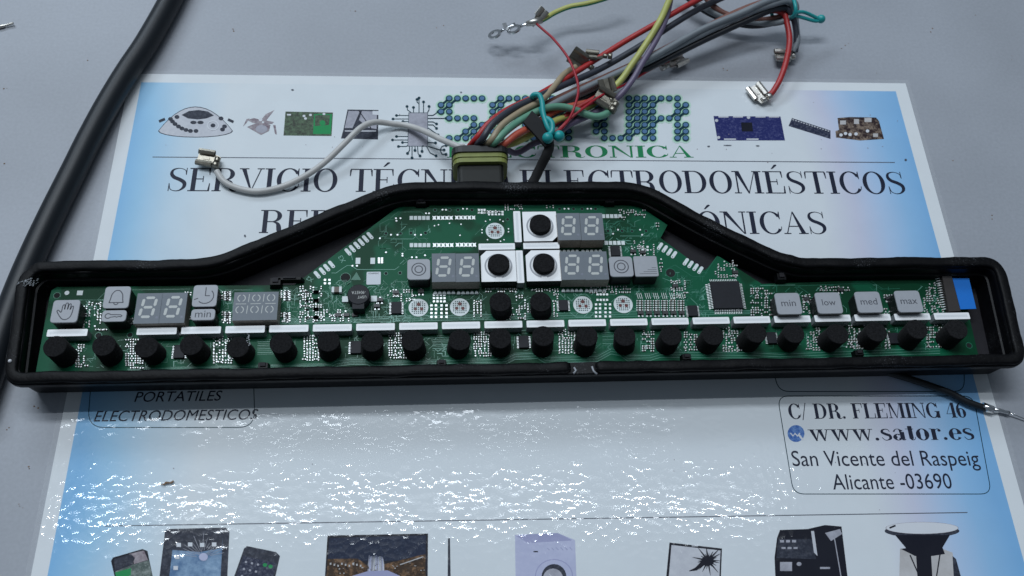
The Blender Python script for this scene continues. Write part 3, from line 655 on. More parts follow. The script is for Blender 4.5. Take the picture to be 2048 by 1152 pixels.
for i in range(22):
    a = 2 * math.pi * i / 22 + random.uniform(-0.1, 0.1); r1 = random.uniform(15, 34); k.line([(1416, 1121), (1416 + r1 * math.cos(a), 1121 + r1 * 0.9 * math.sin(a))], [5, 0.6], 'lam_black')
k.poly(disc(1415, 1122, 13, 10, 14), 'lam_black'); k.line([(1405, 1126), (1392, 1138), (1378, 1142)], [8, 6, 1], 'lam_black'); k.poly(box2(1383, 1091, 1396, 1093), 'lam_lightgrey'); k.build('printed_laptop')
k = Ink(); k.poly([(1560, 1060), (1615, 1058), (1650, 1050), (1683, 1053), (1702, 1210), (1553, 1210), (1549, 1115), (1554, 1076)], 'lam_black'); k.poly([(1556, 1078), (1625, 1078), (1632, 1118), (1553, 1116)], 'lam_dark'); k.poly([(1622, 1062), (1628, 1062), (1635, 1112), (1628, 1105)], 'lam_lightgrey'); k.poly([(1650, 1066), (1680, 1058), (1684, 1068), (1662, 1082)], 'lam_grey'); k.poly([(1560, 1124), (1584, 1124), (1584, 1142), (1560, 1142)], 'lam_grey')
for i in range(3): k.poly(box2(1560 + i * 12, 1080, 1568 + i * 12, 1085), 'lam_grey'); k.poly(box2(1563 + i * 12, 1094, 1571 + i * 12, 1098), 'lam_grey')
k.line([(1668, 1072), (1690, 1200)], 2, 'lam_grey'); k.poly(disc(1598, 1128, 5, 4, 10), 'lam_grey'); k.poly(box2(1640, 1134, 1660, 1138), 'lam_grey'); k.build('printed_coffee_machine')
k = Ink(); k.poly([(1800, 1097), (1797, 1215), (1925, 1215), (1905, 1105), (1880, 1096)], 'lam_cream'); k.poly(disc(1844, 1062, 75, 13, 28), 'lam_dark'); k.poly([(1790, 1070), (1900, 1070), (1885, 1095), (1890, 1108), (1865, 1112), (1830, 1112), (1802, 1098), (1812, 1096)], 'lam_black')
k.poly(disc(1844, 1056, 73, 12, 28), 'lam_mauve'); k.poly(disc(1844, 1056, 72, 11.5, 28), 'lam_white'); k.poly([(1832, 1108), (1862, 1108), (1868, 1210), (1838, 1210)], 'lam_black'); k.line([(1820, 1110), (1842, 1160)], 2.5, 'lam_black'); k.line([(1880, 1108), (1872, 1160)], 2.5, 'lam_black'); k.poly([(1905, 1112), (1912, 1118), (1925, 1165), (1908, 1165)], 'lam_dark')
k.line([(1779, 1056), (1791, 1051)], 3.5, 'lam_black'); k.build('printed_food_processor')
k = Ink(); k.poly(disc(1592, 867, 17, 17, 20), 'globe'); k.line([(1598, 870), (1606, 880)], 4, 'lam_white'); k.line([(1581, 866), (1586, 872), (1590, 867), (1595, 872), (1600, 866)], 2.0, 'lam_white'); k.build('globe_symbol')
k = Ink()
for i in range(46):
    x, y = random.uniform(330, 1800), random.choice([random.uniform(170, 330), random.uniform(900, 1045), random.uniform(290, 300)])
    k.poly(disc(x, y, random.uniform(0.5, 1.5), random.uniform(0.5, 1.1), 7), 'lam_mauve')
for x, y, rx, ry in ((1417, 293, 3, 1.2), (1455, 291, 9, 0.8), (1515, 292, 4, 1), (1811, 320, 2.6, 2.2), (846, 292, 2, 1.4), (922, 185, 2, 1.2), (585, 180, 3, 1.2), (490, 472, 2, 2.4)): k.poly(disc(x, y, rx, ry, 7), 'ink_soft')
o = k.build('grime'); o['kind'] = 'stuff'

# ------------------------------------------------------------------ the black housing
ZB, ZR = 9.0, 17.0                                   # top of the circuit board, top of the foam seal
BAR2, BAR21 = U(313.5, 662, ZB + 3.6), U(1903.8, 632, ZB + 3.6)
ANG = math.atan2(BAR21.y - BAR2.y, BAR21.x - BAR2.x)  # the board is turned a little on the sheet
def rot2(x, y, a=None):
    a = ANG if a is None else a
    return x * math.cos(a) - y * math.sin(a), x * math.sin(a) + y * math.cos(a)

housing = thing('panel_housing', U(1024, 640, 0.4), 'long black plastic housing of a cooker control panel with foam seal around its rim', 'housing')
rim_px = [(21, 757), (47, 560), (76, 534), (424, 529), (795, 374), (1282, 374), (1415, 449), (1560, 516), (1600, 527), (1996, 524), (2041, 719)]
rim = [tuple(U(x, y, ZR - 1.5)[:2]) for x, y in rim_px]
rim = list(reversed(rim))                            # counter-clockwise
rim_r = list(reversed([3.5, 4, 4, 7, 8, 6, 26, 12, 9, 6, 3.5]))
path = fillet(rim, rim_r, 8)
area_sign = sum(path[i][0] * path[(i + 1) % len(path)][1] - path[(i + 1) % len(path)][0] * path[i][1] for i in range(len(path)))
if area_sign < 0: path.reverse()
def resample(P, d):
    out = []; m = len(P)
    for i in range(m):
        a, b = Vector(P[i]), Vector(P[(i + 1) % m]); k = max(1, int((b - a).length / d))
        for j in range(k): out.append(tuple(a + (b - a) * (j / k)))
    return out
shell = MB()
prof = [(-3.1, 4.2), (-2.9, 11.6), (-2.3, 11.8), (-2.15, 14.7), (-1.9, 15.2), (1.7, 15.2), (2.1, 14.9), (2.1, 13.3), (0.7, 13.0), (0.3, 11.0), (-0.6, 1.6), (-1.4, 0.55)]
rings_ = []
for d, z in prof: rings_.append([(x, y, z) for x, y in offset(path, d)])
m_ = len(path)
vs = [p for r in rings_ for p in r]; fs = []
for a in range(len(prof) - 1):
    for i in range(m_): j = (i + 1) % m_; fs.append((a * m_ + i, a * m_ + j, (a + 1) * m_ + j, (a + 1) * m_ + i))
shell.add(vs, [tuple(reversed(f)) for f in fs], 0, True)
o = shell.build('shell', M['housing'], housing)
for p in o.data.polygons: p.use_smooth = False
fl = MB(); fl.flat([(x, y) for x, y in offset(path, -2.95)], 4.6)
fl.flat([(x, y) for x, y in offset(path, -1.6)], 0.62); fl.build('tray_floor', M['floor'], housing)
# foam seal: one strip that runs right round and leaves a gap in the middle of the front edge
dense = resample(path, 1.3)
gap_a, gap_b = U(1187, 736, ZR - 1.5), U(1144, 742, ZR - 1.5)
def nearest(q): return min(range(len(dense)), key=lambda i: (dense[i][0] - q.x) ** 2 + (dense[i][1] - q.y) ** 2)
ia, ib = nearest(gap_a), nearest(gap_b)
m_ = len(dense)
seq = [(ia + i) % m_ for i in range((ib - ia) % m_ + 1)]
if len(seq) < m_ / 2: seq = [(ib + i) % m_ for i in range((ia - ib) % m_ + 1)]
seal_pts = []
for i, s_ in enumerate(seq):
    x, y = dense[s_]; w = 0.18 * math.sin(i * 0.21) + 0.12 * math.sin(i * 0.53 + 1)
    seal_pts.append((x, y + w * 0.6, 15.55 + 0.12 * math.sin(i * 0.37)))
sl = MB(); sl.tube(seal_pts, [1.75 * (0.72 if i in (0, len(seal_pts) - 1) else 1.0) * (1 + 0.04 * math.sin(i * 0.8)) for i in range(len(seal_pts))], 16, jitter=0.03, flat_z=0.62, square=0.62)
sl.build('foam_seal', M['foam_seal'], housing)
# dark adhesive left in the seal gap, and pale cut lines
for (a, b, c) in (((1148, 735), (1152, 741), (1147, 747)), ((1184, 733), (1187, 742), (1194, 748))):
    q = MB(); q.tube([tuple(U(p[0], p[1], 15.35)) for p in (a, b, c)], 0.32, 6); q.build('glue_thread', M['key'], housing)
# clips that hold the board
def clip(px, py, w, h, z=ZB + 1.2, hgt=2.4):
    q = MB(); c = U(px, py, z); q.box((c.x, c.y, z), (w, h, hgt), ANG, taper=0.8); q.box((c.x, c.y + h * 0.12, z + hgt / 2 + 0.25), (w * 0.45, h * 0.5, 0.5), ANG, 1); q.build('board_clip', [M['housing'], M['floor']], housing)
for px, py, w, h in ((842, 404, 3.8, 3.2), (1218, 402, 3.8, 3.2), (552, 566, 4.0, 3.0), (1561, 556, 3.6, 3.0), (527, 734, 3.6, 2.4), (883, 728, 3.2, 2.2), (1372, 716, 3.4, 2.2), (1716, 708, 3.4, 2.2), (580, 560, 9.0, 1.2)): clip(px, py, w, h)
for px, py in ((297, 546), (20, 722)):
    q = MB(); c = U(px, py, 13.4 if px > 100 else 16.9); q.ball(c, 0.55); q.build('white_spot', M['white_dot'], housing)
# torn pale fibres on the worn left corner of the seal
random.seed(11)
fb = MB()
for i in range(40):
    c = U(58 + random.gauss(0, 8), 566 + random.gauss(0, 4.5), 17.0 + random.uniform(-0.15, 0.1)); a = random.uniform(0.0, 0.9); l = random.uniform(0.12, 0.5)
    fb.tube([(c.x - l * math.cos(a), c.y - l * math.sin(a), c.z - 0.05), (c.x, c.y, c.z + 0.06), (c.x + l * math.cos(a + .4), c.y + l * math.sin(a + .4), c.z - 0.05)], random.uniform(0.05, 0.13), 5)
fb.build('torn_fibres', M['led_side'], housing, kind='stuff')

# ------------------------------------------------------------------ the circuit board
board = thing('circuit_board', U(1024, 600, ZB), 'green circuit board with displays, white light bars and black foam plugs inside the black housing', 'circuit board')
ol_px = [(70, 753), (80, 698), (98, 600), (103, 581), (114, 574), (588, 570), (792, 417), (800, 413), (858, 414), (860, 404), (1199, 401), (1200, 412), (1271, 410), (1284, 416), (1335, 450), (1321, 476), (1409, 541), (1416, 535), (1434, 512), (1440, 514), (1524, 568), (1884, 555), (1921, 560), (1940, 640), (1957, 712), (1960, 722)]
notch = [(1235, 722), (1222, 718), (1213, 722), (1060, 728), (1056, 722), (1042, 722), (1038, 729)]
ol = [tuple(U(x, y, ZB)[:2]) for x, y in ol_px + [(x, y + 4) for x, y in notch]]
bd = MB(); bd.prism(ol, ZB - 1.6, ZB)
bd.build('substrate', M['board'], board)
def hole(px, py, r, rim_=True):
    q = MB(); c = U(px, py, ZB); q.flat(disc(c.x, c.y, r, n=18), ZB + 0.035)
    if rim_: q.add(*annulus(c, r, r + 0.22, ZB + 0.05), 1)
    q.build('mounting_hole', [M['hole'], M['trace']], board)
def annulus(c, r0, r1, z, n=18):
    vs = [(c.x + r * math.cos(2 * math.pi * i / n), c.y + r * math.sin(2 * math.pi * i / n), z) for r in (r0, r1) for i in range(n)]
    return vs, [(i, n + i, n + (i + 1) % n, (i + 1) % n) for i in range(n)]
for px, py, r in ((691, 555, 1.55), (1341, 546, 1.55), (114, 591, 0.95), (197, 671, 0.9), (260, 670, 0.8), (1938, 691, 0.9)): hole(px, py, r)
for px, py in ((870, 420), (899, 420), (916, 420), (944, 420), (1119, 418), (1147, 418), (1164, 418), (1191, 418), (772, 467), (801, 467), (822, 466), (851, 466), (1216, 462), (1244, 462), (1264, 462), (1292, 462), (772, 547), (800, 546), (1015, 439)): hole(px, py, 0.5)

# --- copper traces
tr = MB()
def trace(pts, w=0.22, z=ZB + 0.022, mi=0):
    for q in stroke([tuple(U(x, y, ZB)[:2]) for x, y in pts], w, smooth=False): tr.flat(q, z, mi)
for pts in ([(780, 437), (795, 424), (842, 424), (850, 431)], [(760, 463), (760, 448), (778, 439), (790, 439)], [(781, 478), (786, 478), (826, 478), (832, 472)], [(805, 480), (805, 500)], [(875, 428), (890, 415), (935, 415)], [(950, 470), (965, 455), (975, 445)],
            [(816, 499), (870, 499), (874, 492)], [(858, 517), (880, 506), (884, 500)], [(663, 546), (672, 546), (694, 531), (702, 531), (714, 539), (790, 539), (798, 533)], [(757, 493), (757, 483), (762, 478)],
            [(150, 600), (195, 600), (215, 580)], [(260, 580), (380, 578)], [(436, 577), (446, 582), (446, 590)], [(464, 586), (468, 580), (505, 580)], [(700, 496), (705, 520)],
            [(1202, 447), (1230, 447), (1242, 441)], [(1245, 456), (1262, 456)], [(1240, 472), (1300, 472)], [(1295, 485), (1314, 466)], [(1330, 540), (1350, 530), (1385, 553), (1410, 553)], [(1325, 556), (1340, 562), (1370, 562)], [(1432, 515), (1410, 548)],
            [(1020, 408), (1190, 405)], [(1040, 411), (1188, 409)], [(1600, 575), (1622, 590)], [(1520, 571), (1590, 570)], [(1590, 572), (1740, 566), (1765, 580)], [(1742, 562), (1766, 578), (1800, 577)], [(1633, 582), (1636, 576), (1660, 576)],
            [(985, 603), (985, 640)], [(960, 628), (975, 628)], [(1100, 632), (1108, 628)], [(1145, 600), (1155, 590), (1172, 588), (1182, 598)], [(1140, 625), (1152, 634), (1180, 634), (1188, 626)]):
    trace(pts, 0.17, mi=1 if random.random() < 0.3 else 0)
for i in range(6):                                    # the bundle of long lines along the front edge
    y = i * 2.6
    trace([(255, 737 + y * 0.8), (470, 731 + y * 0.8), (660, 727 + y), (672, 720 + y), (700, 716 + y), (735, 716 + y), (748, 723 + y), (1010, 716 + y), (1030, 706 + y), (1075, 704 + y), (1090, 713 + y), (1195, 710 + y), (1222, 695 + y), (1240, 698 + y), (1255, 709 + y), (1300, 708 + y), (1320, 702 + y), (1500, 703 + y), (1560, 706 + y), (1700, 700 + y), (1880, 694 + y)], 0.16, ZB + 0.02 + 0.004 * (i % 2), mi=i % 2)
for i in range(5):                                    # the lines between the bars and the parts above them
    trace([(470 + i * 20, 648.5 - i * 2.2), (760, 643 - i * 2.4), (1180, 635 - i * 2.4), (1330, 631 - i * 2.2), (1500, 627.5 - i * 1.6)], 0.14, ZB + 0.018, mi=(i + 1) % 2)
for x0_, x1_, ya in ((515, 552, 680), (865, 898, 672), (1205, 1236, 662)):
    for i in range(9): trace([(x0_, ya + i * 3.6), (x1_, ya - 1 + i * 3.6)], 0.16, mi=i % 2)
random.seed(5)
def clutter(x0, y0, x1, y1, n_):
    for i in range(n_):
        x, y = random.uniform(x0, x1), random.uniform(y0, y1); pts = [(x, y)]
        for s_ in range(random.randint(1, 3)):
            l = random.uniform(4, 14); dx, dy = random.choice([(1, 0), (-1, 0), (0, 1), (0.7, 0.65), (-0.7, 0.65), (0.7, -0.65), (0, -1)])
            x, y = min(max(x + dx * l, x0), x1), min(max(y + dy * l, y0), y1)
            if (x, y) != pts[-1]: pts.append((x, y))
        if len(pts) > 1: trace(pts, random.choice((0.12, 0.16, 0.2)), ZB + 0.026 + 0.003 * (i % 5), mi=random.random() < 0.35)
for r in ((560, 575, 660, 648, 70), (660, 560, 830, 645, 120), (830, 575, 1130, 640, 60), (1130, 570, 1420, 635, 110), (140, 600, 270, 650, 30), (150, 680, 500, 735, 50), (560, 668, 1000, 720, 70), (1000, 660, 1400, 705, 60), (1400, 655, 1860, 700, 60), (1490, 570, 1900, 625, 40), (760, 440, 860, 530, 24), (1205, 440, 1320, 505, 40), (1330, 545, 1420, 600, 36), (436, 580, 466, 645, 16)): clutter(r[0], r[1], r[2], r[3], int(r[4] * 1.7))
tr.build('copper_traces', [M['trace'], M['trace_bright']], board, kind='stuff')

# --- tiny soldered components, too small to pick apart
smd = MB()
def chip_part(px, py, l=1.0, w=0.5, turn=False, kind=0):
    c = U(px, py, ZB + 0.2); a = ANG + (math.pi / 2 if turn else 0) + random.uniform(-0.04, 0.04); hz = 0.42
    dx, dy = math.cos(a), math.sin(a)
    smd.box((c.x, c.y, ZB + hz / 2 + 0.02), (l * 0.5, w * 0.92, hz), a, 2 if kind == 0 else 1)
    for s_ in (-1, 1): smd.box((c.x + dx * s_ * l * 0.42, c.y + dy * s_ * l * 0.42, ZB + hz / 2 - 0.01), (l * 0.42, w * 1.1, hz + 0.02), a, 0, taper=0.72)
def solder_dot(px, py, r=0.24): c = U(px, py, ZB); smd.prism(disc(c.x, c.y, r, n=6), ZB, ZB + 0.18, 0, bottom=False)
def transistor(px, py):
    c = U(px, py, ZB + 0.4); smd.box((c.x, c.y, ZB + 0.5), (1.9, 1.1, 0.9), ANG, 1)
    for x, y in ((-0.6, -0.9), (0.6, -0.9), (0, 0.9)):
        X, Y = rot2(x, y); smd.box((c.x + X, c.y + Y, ZB + 0.12), (0.5, 0.7, 0.2), ANG, 0)
def scatter(x0, y0, x1, y1, n_, dots_=0.18):
    vert = random.random() < 0.5
    gx = max(1, int((x1 - x0) / (5.2 if vert else 8.0))); gy = max(1, int((y1 - y0) / (6.8 if vert else 4.6))); cells = [(i, j) for i in range(gx) for j in range(gy)]; random.shuffle(cells)
    for i, j in cells[:n_]:
        x = x0 + (i + 0.5) * (x1 - x0) / gx + random.uniform(-0.4, 0.4); y = y0 + (j + 0.5) * (y1 - y0) / gy + random.uniform(-0.5, 0.5)
        if random.random() < dots_: solder_dot(x, y, random.uniform(0.16, 0.30))
        else: chip_part(x, y, 0.95, 0.46, vert != (random.random() < 0.12), random.choice((0, 0, 1)))
random.seed(21)
for r in ((165, 604, 204, 656, 26), (190, 655, 215, 664, 3), (150, 688, 176, 735, 17), (250, 677, 288, 738, 44), (425, 672, 466, 727, 46), (606, 668, 640, 722, 44), (776, 664, 815, 718, 46), (946, 662, 984, 714, 44), (1116, 658, 1152, 708, 42), (1283, 662, 1309, 704, 20), (1366, 662, 1396, 702, 22), (1444, 654, 1483, 704, 36), (1613, 655, 1641, 702, 24), (1690, 650, 1732, 698, 36), (1768, 655, 1782, 698, 9), (1852, 648, 1892, 696, 34),
          (598, 572, 645, 645, 52), (640, 618, 700, 644, 22), (768, 578, 832, 604, 18), (1005, 606, 1028, 640, 8), (945, 600, 965, 634, 14), (1030, 590, 1064, 640, 22), (1105, 585, 1118, 634, 10), (970, 575, 1035, 586, 14), (1060, 575, 1118, 586, 14), (1178, 570, 1262, 588, 26), (1340, 560, 1378, 604, 24), (1428, 520, 1474, 556, 22), (1500, 575, 1546, 632, 40), (1604, 588, 1622, 628, 12), (1638, 572, 1700, 584, 14), (1766, 588, 1786, 630, 10), (1846, 565, 1888, 626, 36),
          (955, 418, 1006, 430, 12), (1008, 408, 1045, 422, 10), (1090, 408, 1110, 420, 6), (1228, 418, 1292, 442, 18), (1276, 488, 1316, 512, 10), (1308, 444, 1322, 462, 6), (1260, 480, 1290, 500, 8), (1318, 515, 1326, 545, 6), (442, 582, 463, 600, 8), (442, 622, 463, 648, 8), (560, 580, 580, 596, 6), (560, 625, 580, 645, 6), (260, 596, 270, 650, 8), (368, 584, 384, 640, 8), (1398, 640, 1420, 650, 3)): scatter(*r)
for r in ((858, 588, 888, 602, 8, 1), (862, 606, 890, 640, 14, 1), (1192, 584, 1222, 600, 8, 1), (1190, 606, 1226, 638, 14, 1), (952, 424, 1008, 432, 6, 1)): pass
def pad_grid(x0, y0, x1, y1, nx, ny):
    for i in range(nx):
        for j in range(ny):
            x = x0 + (x1 - x0) * i / max(1, nx - 1); y = y0 + (y1 - y0) * j / max(1, ny - 1); c = U(x, y, ZB); smd.box((c.x, c.y, ZB + 0.06), (0.72, 0.72, 0.12), ANG, 0)
pad_grid(868, 590, 889, 603, 4, 3); pad_grid(863, 611, 872, 634, 2, 4); pad_grid(883, 611, 893, 634, 2, 4)
pad_grid(1195, 589, 1214, 600, 4, 2); pad_grid(1192, 609, 1200, 633, 2, 4); pad_grid(1211, 609, 1220, 633, 2, 4); pad_grid(958, 420, 969, 426, 3, 2); pad_grid(978, 424, 1005, 429, 5, 2); pad_grid(650, 560, 659, 567, 2, 2); pad_grid(1286, 494, 1295, 500, 2, 2); pad_grid(758, 517, 764, 525, 2, 3)
for bx in range(6):                                   # the six matching rows of parts beneath the two square keys
    for k_ in range(5): chip_part(1276 + bx * 16.4, 602 + k_ * 4.6, 0.9, 0.42, False, k_ % 2); chip_part(1283 + bx * 16.4, 602 + k_ * 4.6, 0.9, 0.42, False, 0)
    transistor(1281 + bx * 16.4, 626)
    for t_ in range(3): c = U(1275 + bx * 16.4 + t_ * 4, 592, ZB); smd.box((c.x, c.y, ZB + 0.05), (0.14, 2.2, 0.08), ANG + 0.15, 0)
for px, py in ((792, 585), (842, 583), (760, 600), (754, 612), (1285, 505), (1266, 503), (1680, 580), (1350, 572), (1612, 598), (1776, 597), (1470, 545)): transistor(px, py)
for i in range(4):
    for j in range(2): chip_part(614, 585 + i * 17, 1.3, 0.6, False, 1); c = U(632 + j, 585 + i * 17, ZB); smd.box((c.x, c.y, ZB + 0.3), (1.8, 1.0, 0.6), ANG, 1)
for py in (592, 634):
    for t_ in range(5): chip_part(574, py - 8 + t_ * 4, 1.9, 0.4, False, 1); chip_part(455, py - 8 + t_ * 4, 1.9, 0.4, False, 1)
for k_ in range(3): c = U(676 + k_ * 17, 631, ZB); smd.box((c.x, c.y, ZB + 0.35), (1.8, 1.1, 0.7), ANG, 1)
for px, py in ((782, 470), (795, 470), (830, 470), (842, 470), (1226, 468), (1236, 460), (1280, 460), (1284, 470), (885, 420), (892, 420), (926, 418), (934, 418), (852, 427), (858, 427), (792, 437), (801, 437), (793, 442), (1129, 418), (1137, 418), (1175, 418), (1182, 418), (760, 477), (772, 505), (805, 508), (805, 512), (824, 515), (833, 515), (850, 511), (705, 532), (714, 532)): solder_dot(px, py, 0.34)
for px, py in ((971, 443), (980, 440), (1000, 440), (1006, 443), (964, 460), (964, 466), (1017, 464), (1017, 458), (975, 480), (1001, 483), (1008, 480), (869, 452), (877, 450), (899, 447), (922, 449), (920, 471), (868, 434), (945, 438)): solder_dot(px, py, 0.26)
smd.build('surface_mount_components', [M['solder'], M['smd_body'], M['smd_brown']], board, kind='stuff')

# --- bare pads in rows, cross pads, edge contacts
def pad_mesh(kind):
    q = MB()
    if kind == 'square': q.box((0, 0, 0.04), (1.15, 1.5, 0.08))
    elif kind == 'cross': q.prism([(-0.65, -0.8), (-0.2, -0.62), (0.2, -0.62), (0.65, -0.8), (0.42, 0), (0.65, 0.8), (0.2, 0.62), (-0.2, 0.62), (-0.65, 0.8), (-0.42, 0)], 0, 0.12)
    elif kind == 'oval':
        q.prism([(0.58 * math.cos(a) , (1.0 if math.sin(a) > 0 else -1.0) + 0.58 * math.sin(a)) for a in [2 * math.pi * (i + 0.5) / 16 for i in range(16)]], 0, 0.08); q.flat(disc(0, -1.05, 0.2, n=8), 0.095, 1)
    return q.mesh(kind + '_pad', [M['solder'] if kind == 'cross' else M['pad_white'], M['hole']])
PADM = {k_: pad_mesh(k_) for k_ in ('square', 'cross', 'oval')}
def pads(kind, name, pts, rz=None):
    for px, py in pts: c = U(px, py, ZB); put(name, PADM[kind], board, (c.x, c.y, ZB + 0.01), ANG if rz is None else rz)
pads('square', 'solder_pad', [(822.7 + i * 8.3, 436) for i in range(5)] + [(823 + i * 8.5, 490.5) for i in range(5)] + [(1206.8 + i * 8.3, 432.5) for i in range(5)] + [(1212.5 + i * 8.4, 486) for i in range(5)])
pads('cross', 'cross_pad', [(868.5 + i * 8.4, 436) for i in range(5)] + [(913.5 + i * 8.4, 435.5) for i in range(5)] + [(869.3 + i * 8.5, 490.5) for i in range(5)] + [(915 + i * 8.4, 490) for i in range(5)])
def edge(px0, px1):
    a, b = U(*px0, ZB), U(*px1, ZB); return math.atan2(b.y - a.y, b.x - a.x) - math.pi / 2
pads('oval', 'edge_contact', [(634.4, 549.6), (644.8, 542.5), (653.5, 535.5), (663, 529), (696, 504), (704.7, 497.5), (713.8, 491), (722.4, 484.5), (731, 478), (740, 471.5)], edge((702, 511), (690, 497)))
pads('oval', 'edge_contact', [(1320, 492.5), (1329.5, 498), (1338.8, 504), (1348, 509.6), (1371.5, 523.8), (1381, 529), (1391, 534.6), (1400.6, 540.4)], edge((1314.6, 500), (1325, 485)))
for px, py in ((716, 522), (745.5, 522)):
    q = MB(); c = U(px, py, ZB); q.box((c.x, c.y, ZB + 0.06), (1.5, 2.3, 0.12), ANG); q.build('bare_pad', M['pad_white'], board)
for px, py in ((134, 586), (160, 586)):
    q = MB(); c = U(px, py, ZB); (q.prism(disc(c.x, c.y, 0.75, n=12), ZB, ZB + 0.1) if px < 150 else q.box((c.x, c.y, ZB + 0.05), (1.8, 1.6, 0.1), ANG)); q.build('bare_pad', M['pad_white'], board)

# --- round gridded test pads
def round_pad(px, py):
    c = U(px, py, ZB); R = 3.15
    q = MB(); q.prism(disc(0, 0, R, n=32), 0, 0.10, bottom=False); 
    for i in range(-4, 5):
        for j in range(-4, 5):
            x, y = i * 0.66, j * 0.66
            if math.hypot(x, y) < R - 0.55: q.flat(box2(x - 0.2, y - 0.2, x + 0.2, y + 0.2), 0.112, 1)
    o = put('test_pad', q.mesh('test_pad', [M['pad_white'], M['pad_hole']]), board, (c.x, c.y, ZB + 0.01), ANG)
    for dx, dy, n_ in ((0.05, 1.15, 10), (-1.0, -0.45, 4), (1.0, -0.5, 6)):
        X, Y = rot2(dx, dy); s_ = MB(); s_.prism(disc(0, 0, 0.62, n=n_), 0, 0.06); put('copper_spot', s_.mesh('copper_spot', M['red_dot']), o, (c.x + X, c.y + Y, ZB + 0.13), ANG)
for p in ((990, 462), (837, 615.5), (919.5, 614.5), (1165.6, 610), (1246.3, 609)): round_pad(*p)

# --- white light bars
def box_px(x0, y0, x1, y1, z):
    """centre and size in mm of a top face seen as the pixel box"""
    c = U((x0 + x1) / 2, (y0 + y1) / 2, z); w = (U(x1, (y0 + y1) / 2, z) - U(x0, (y0 + y1) / 2, z)).length; h = (U((x0 + x1) / 2, y0, z) - U((x0 + x1) / 2, y1, z)).length
    return c, w, h
def bar_mesh(w, h, H):
    q = MB(); P = rrect(w, h, 0.25, 2); q.prism(P, 0, H, 0, side=1, bottom=False); 
    q.flat(box2(-w / 2 + 0.7, -h * 0.16, w / 2 - 0.7, h * 0.20), H + 0.012, 2); return q.mesh('light_bar', [M['led_white'], M['led_side'], M['led_diffuser']])
HBAR = 3.6
BW, BH = 12.0, 2.35
bm_ = bar_mesh(BW, BH, HBAR)
pitch = (BAR21 - BAR2) / 19.0
for i in [-2] + list(range(20)):
    c = BAR2 + pitch * i; put('light_bar', bm_, board, (c.x, c.y, ZB), ANG)
for x0_, y0_, x1_, y1_ in ((960, 487, 1027, 499), (1049, 485.6, 1116.5, 497)):
    c, w, h_ = box_px(x0_, y0_, x1_, y1_, ZB + HBAR); put('light_bar', bm_, board, (c.x, c.y, ZB), ANG)
for x0_, y0_, x1_, y1_ in ((1028, 424, 1042, 482), (1032.5, 503, 1047, 563)):
    c, w, h_ = box_px(x0_, y0_, x1_, y1_, ZB + HBAR); put('light_bar', bm_, board, (c.x, c.y, ZB), ANG + math.pi / 2)
# --- three white ring-light blocks
def ring_block(px, py, w, h_, cut, ring_gap):
    H = 4.2; c = U(px, py, ZB + H); k_ = 1.9
    P = [(-w / 2, -h_ / 2), (w / 2, -h_ / 2), (w / 2, h_ / 2), (-w / 2, h_ / 2)]
    out = []
    for i, p in enumerate(P):
        if i == cut:
            a, b = P[i - 1], P[(i + 1) % 4]; va = Vector(a) - Vector(p); vb = Vector(b) - Vector(p)
            out += [tuple(Vector(p) + va.normalized() * k_), tuple(Vector(p) + vb.normalized() * k_)]
        else: out.append(p)
    q = MB(); q.prism(out, 0.6, H, 0, side=1, bottom=False); q.prism(offset(out, -0.25), 0, 0.6, 1, bottom=False)
    o = put('ring_light_block', q.mesh('ring_light_block', [M['led_white'], M['key_side']]), board, (c.x, c.y, ZB), ANG)
    g = MB()
    for qd in ring(0, 0, 4.3, 4.3, 0.55, ring_gap + 12, ring_gap + 348, 40): g.flat(qd, 0)
    put('ring_diffuser', g.mesh('ring_diffuser', M['key']), o, (c.x, c.y, ZB + H + 0.015), ANG)
    g = MB(); g.prism(disc(0, 0, 3.55, n=28), -0.2, 2.0, smooth=True, bevel=0.25); put('foam_disc', g.mesh('foam_disc', M['foam']), o, (c.x, c.y, ZB + H), ANG)
ring_block(1080, 452.5, 11.4, 11.4, 1, 90); ring_block(997, 532, 11.4, 11.4, 3, -90); ring_block(1087, 531, 11.4, 11.4, 3, -90)

# --- black foam plugs
def plug_mesh(seed, r=3.5, H=7.0):
    random.seed(seed); q = MB(); n_ = 28; lean = (random.uniform(-0.9, 0.9), random.uniform(-0.6, 0.6)); H0 = H; levels = [(0, 1.0), (2.0, 0.99), (4.5, 0.98), (6.75, 0.985), (6.95, 0.965), (7.0, 0.94)]
    o = len(q.v)
    for z, k_ in levels:
        for i in range(n_):
            a = 2 * math.pi * i / n_; rr = r * k_ * (1 + random.uniform(-0.018, 0.018)); q.v.append((rr * math.cos(a) + lean[0] * z / 7, rr * math.sin(a) + lean[1] * z / 7, z * H / 7))
    for l in range(len(levels) - 1):
        for i in range(n_): j = (i + 1) % n_; q.f.append([l * n_ + i, l * n_ + j, (l + 1) * n_ + j, (l + 1) * n_ + i]); q.m.append(0); q.s.append(True)
    q.f.append([(len(levels) - 1) * n_ + i for i in range(n_)]); q.m.append(0); q.s.append(False)
    return q.mesh('foam_plug', M['foam'])
plugs = [plug_mesh(s_, H=7.8 - 0.2 * (s_ % 4)) for s_ in range(9)]
random.seed(3)
C1, C22 = U(115, 695, ZB + 7.5), U(1913, 660, ZB + 7.5)
for i in range(22):
    c = C1 + (C22 - C1) * (i / 21.0); put('foam_plug', plugs[(i * 5) % 9], board, (c.x + random.uniform(-.25, .25), c.y + random.uniform(-.3, .3), ZB), random.uniform(0, 6))
for p in ((1005, 602), (1086, 602)): c = U(*p, ZB + 7.5); put('foam_plug', plugs[1], board, (c.x, c.y, ZB), 1.0)
c = U(497, 675, ZB + 7.5); q = MB()
random.seed(9)
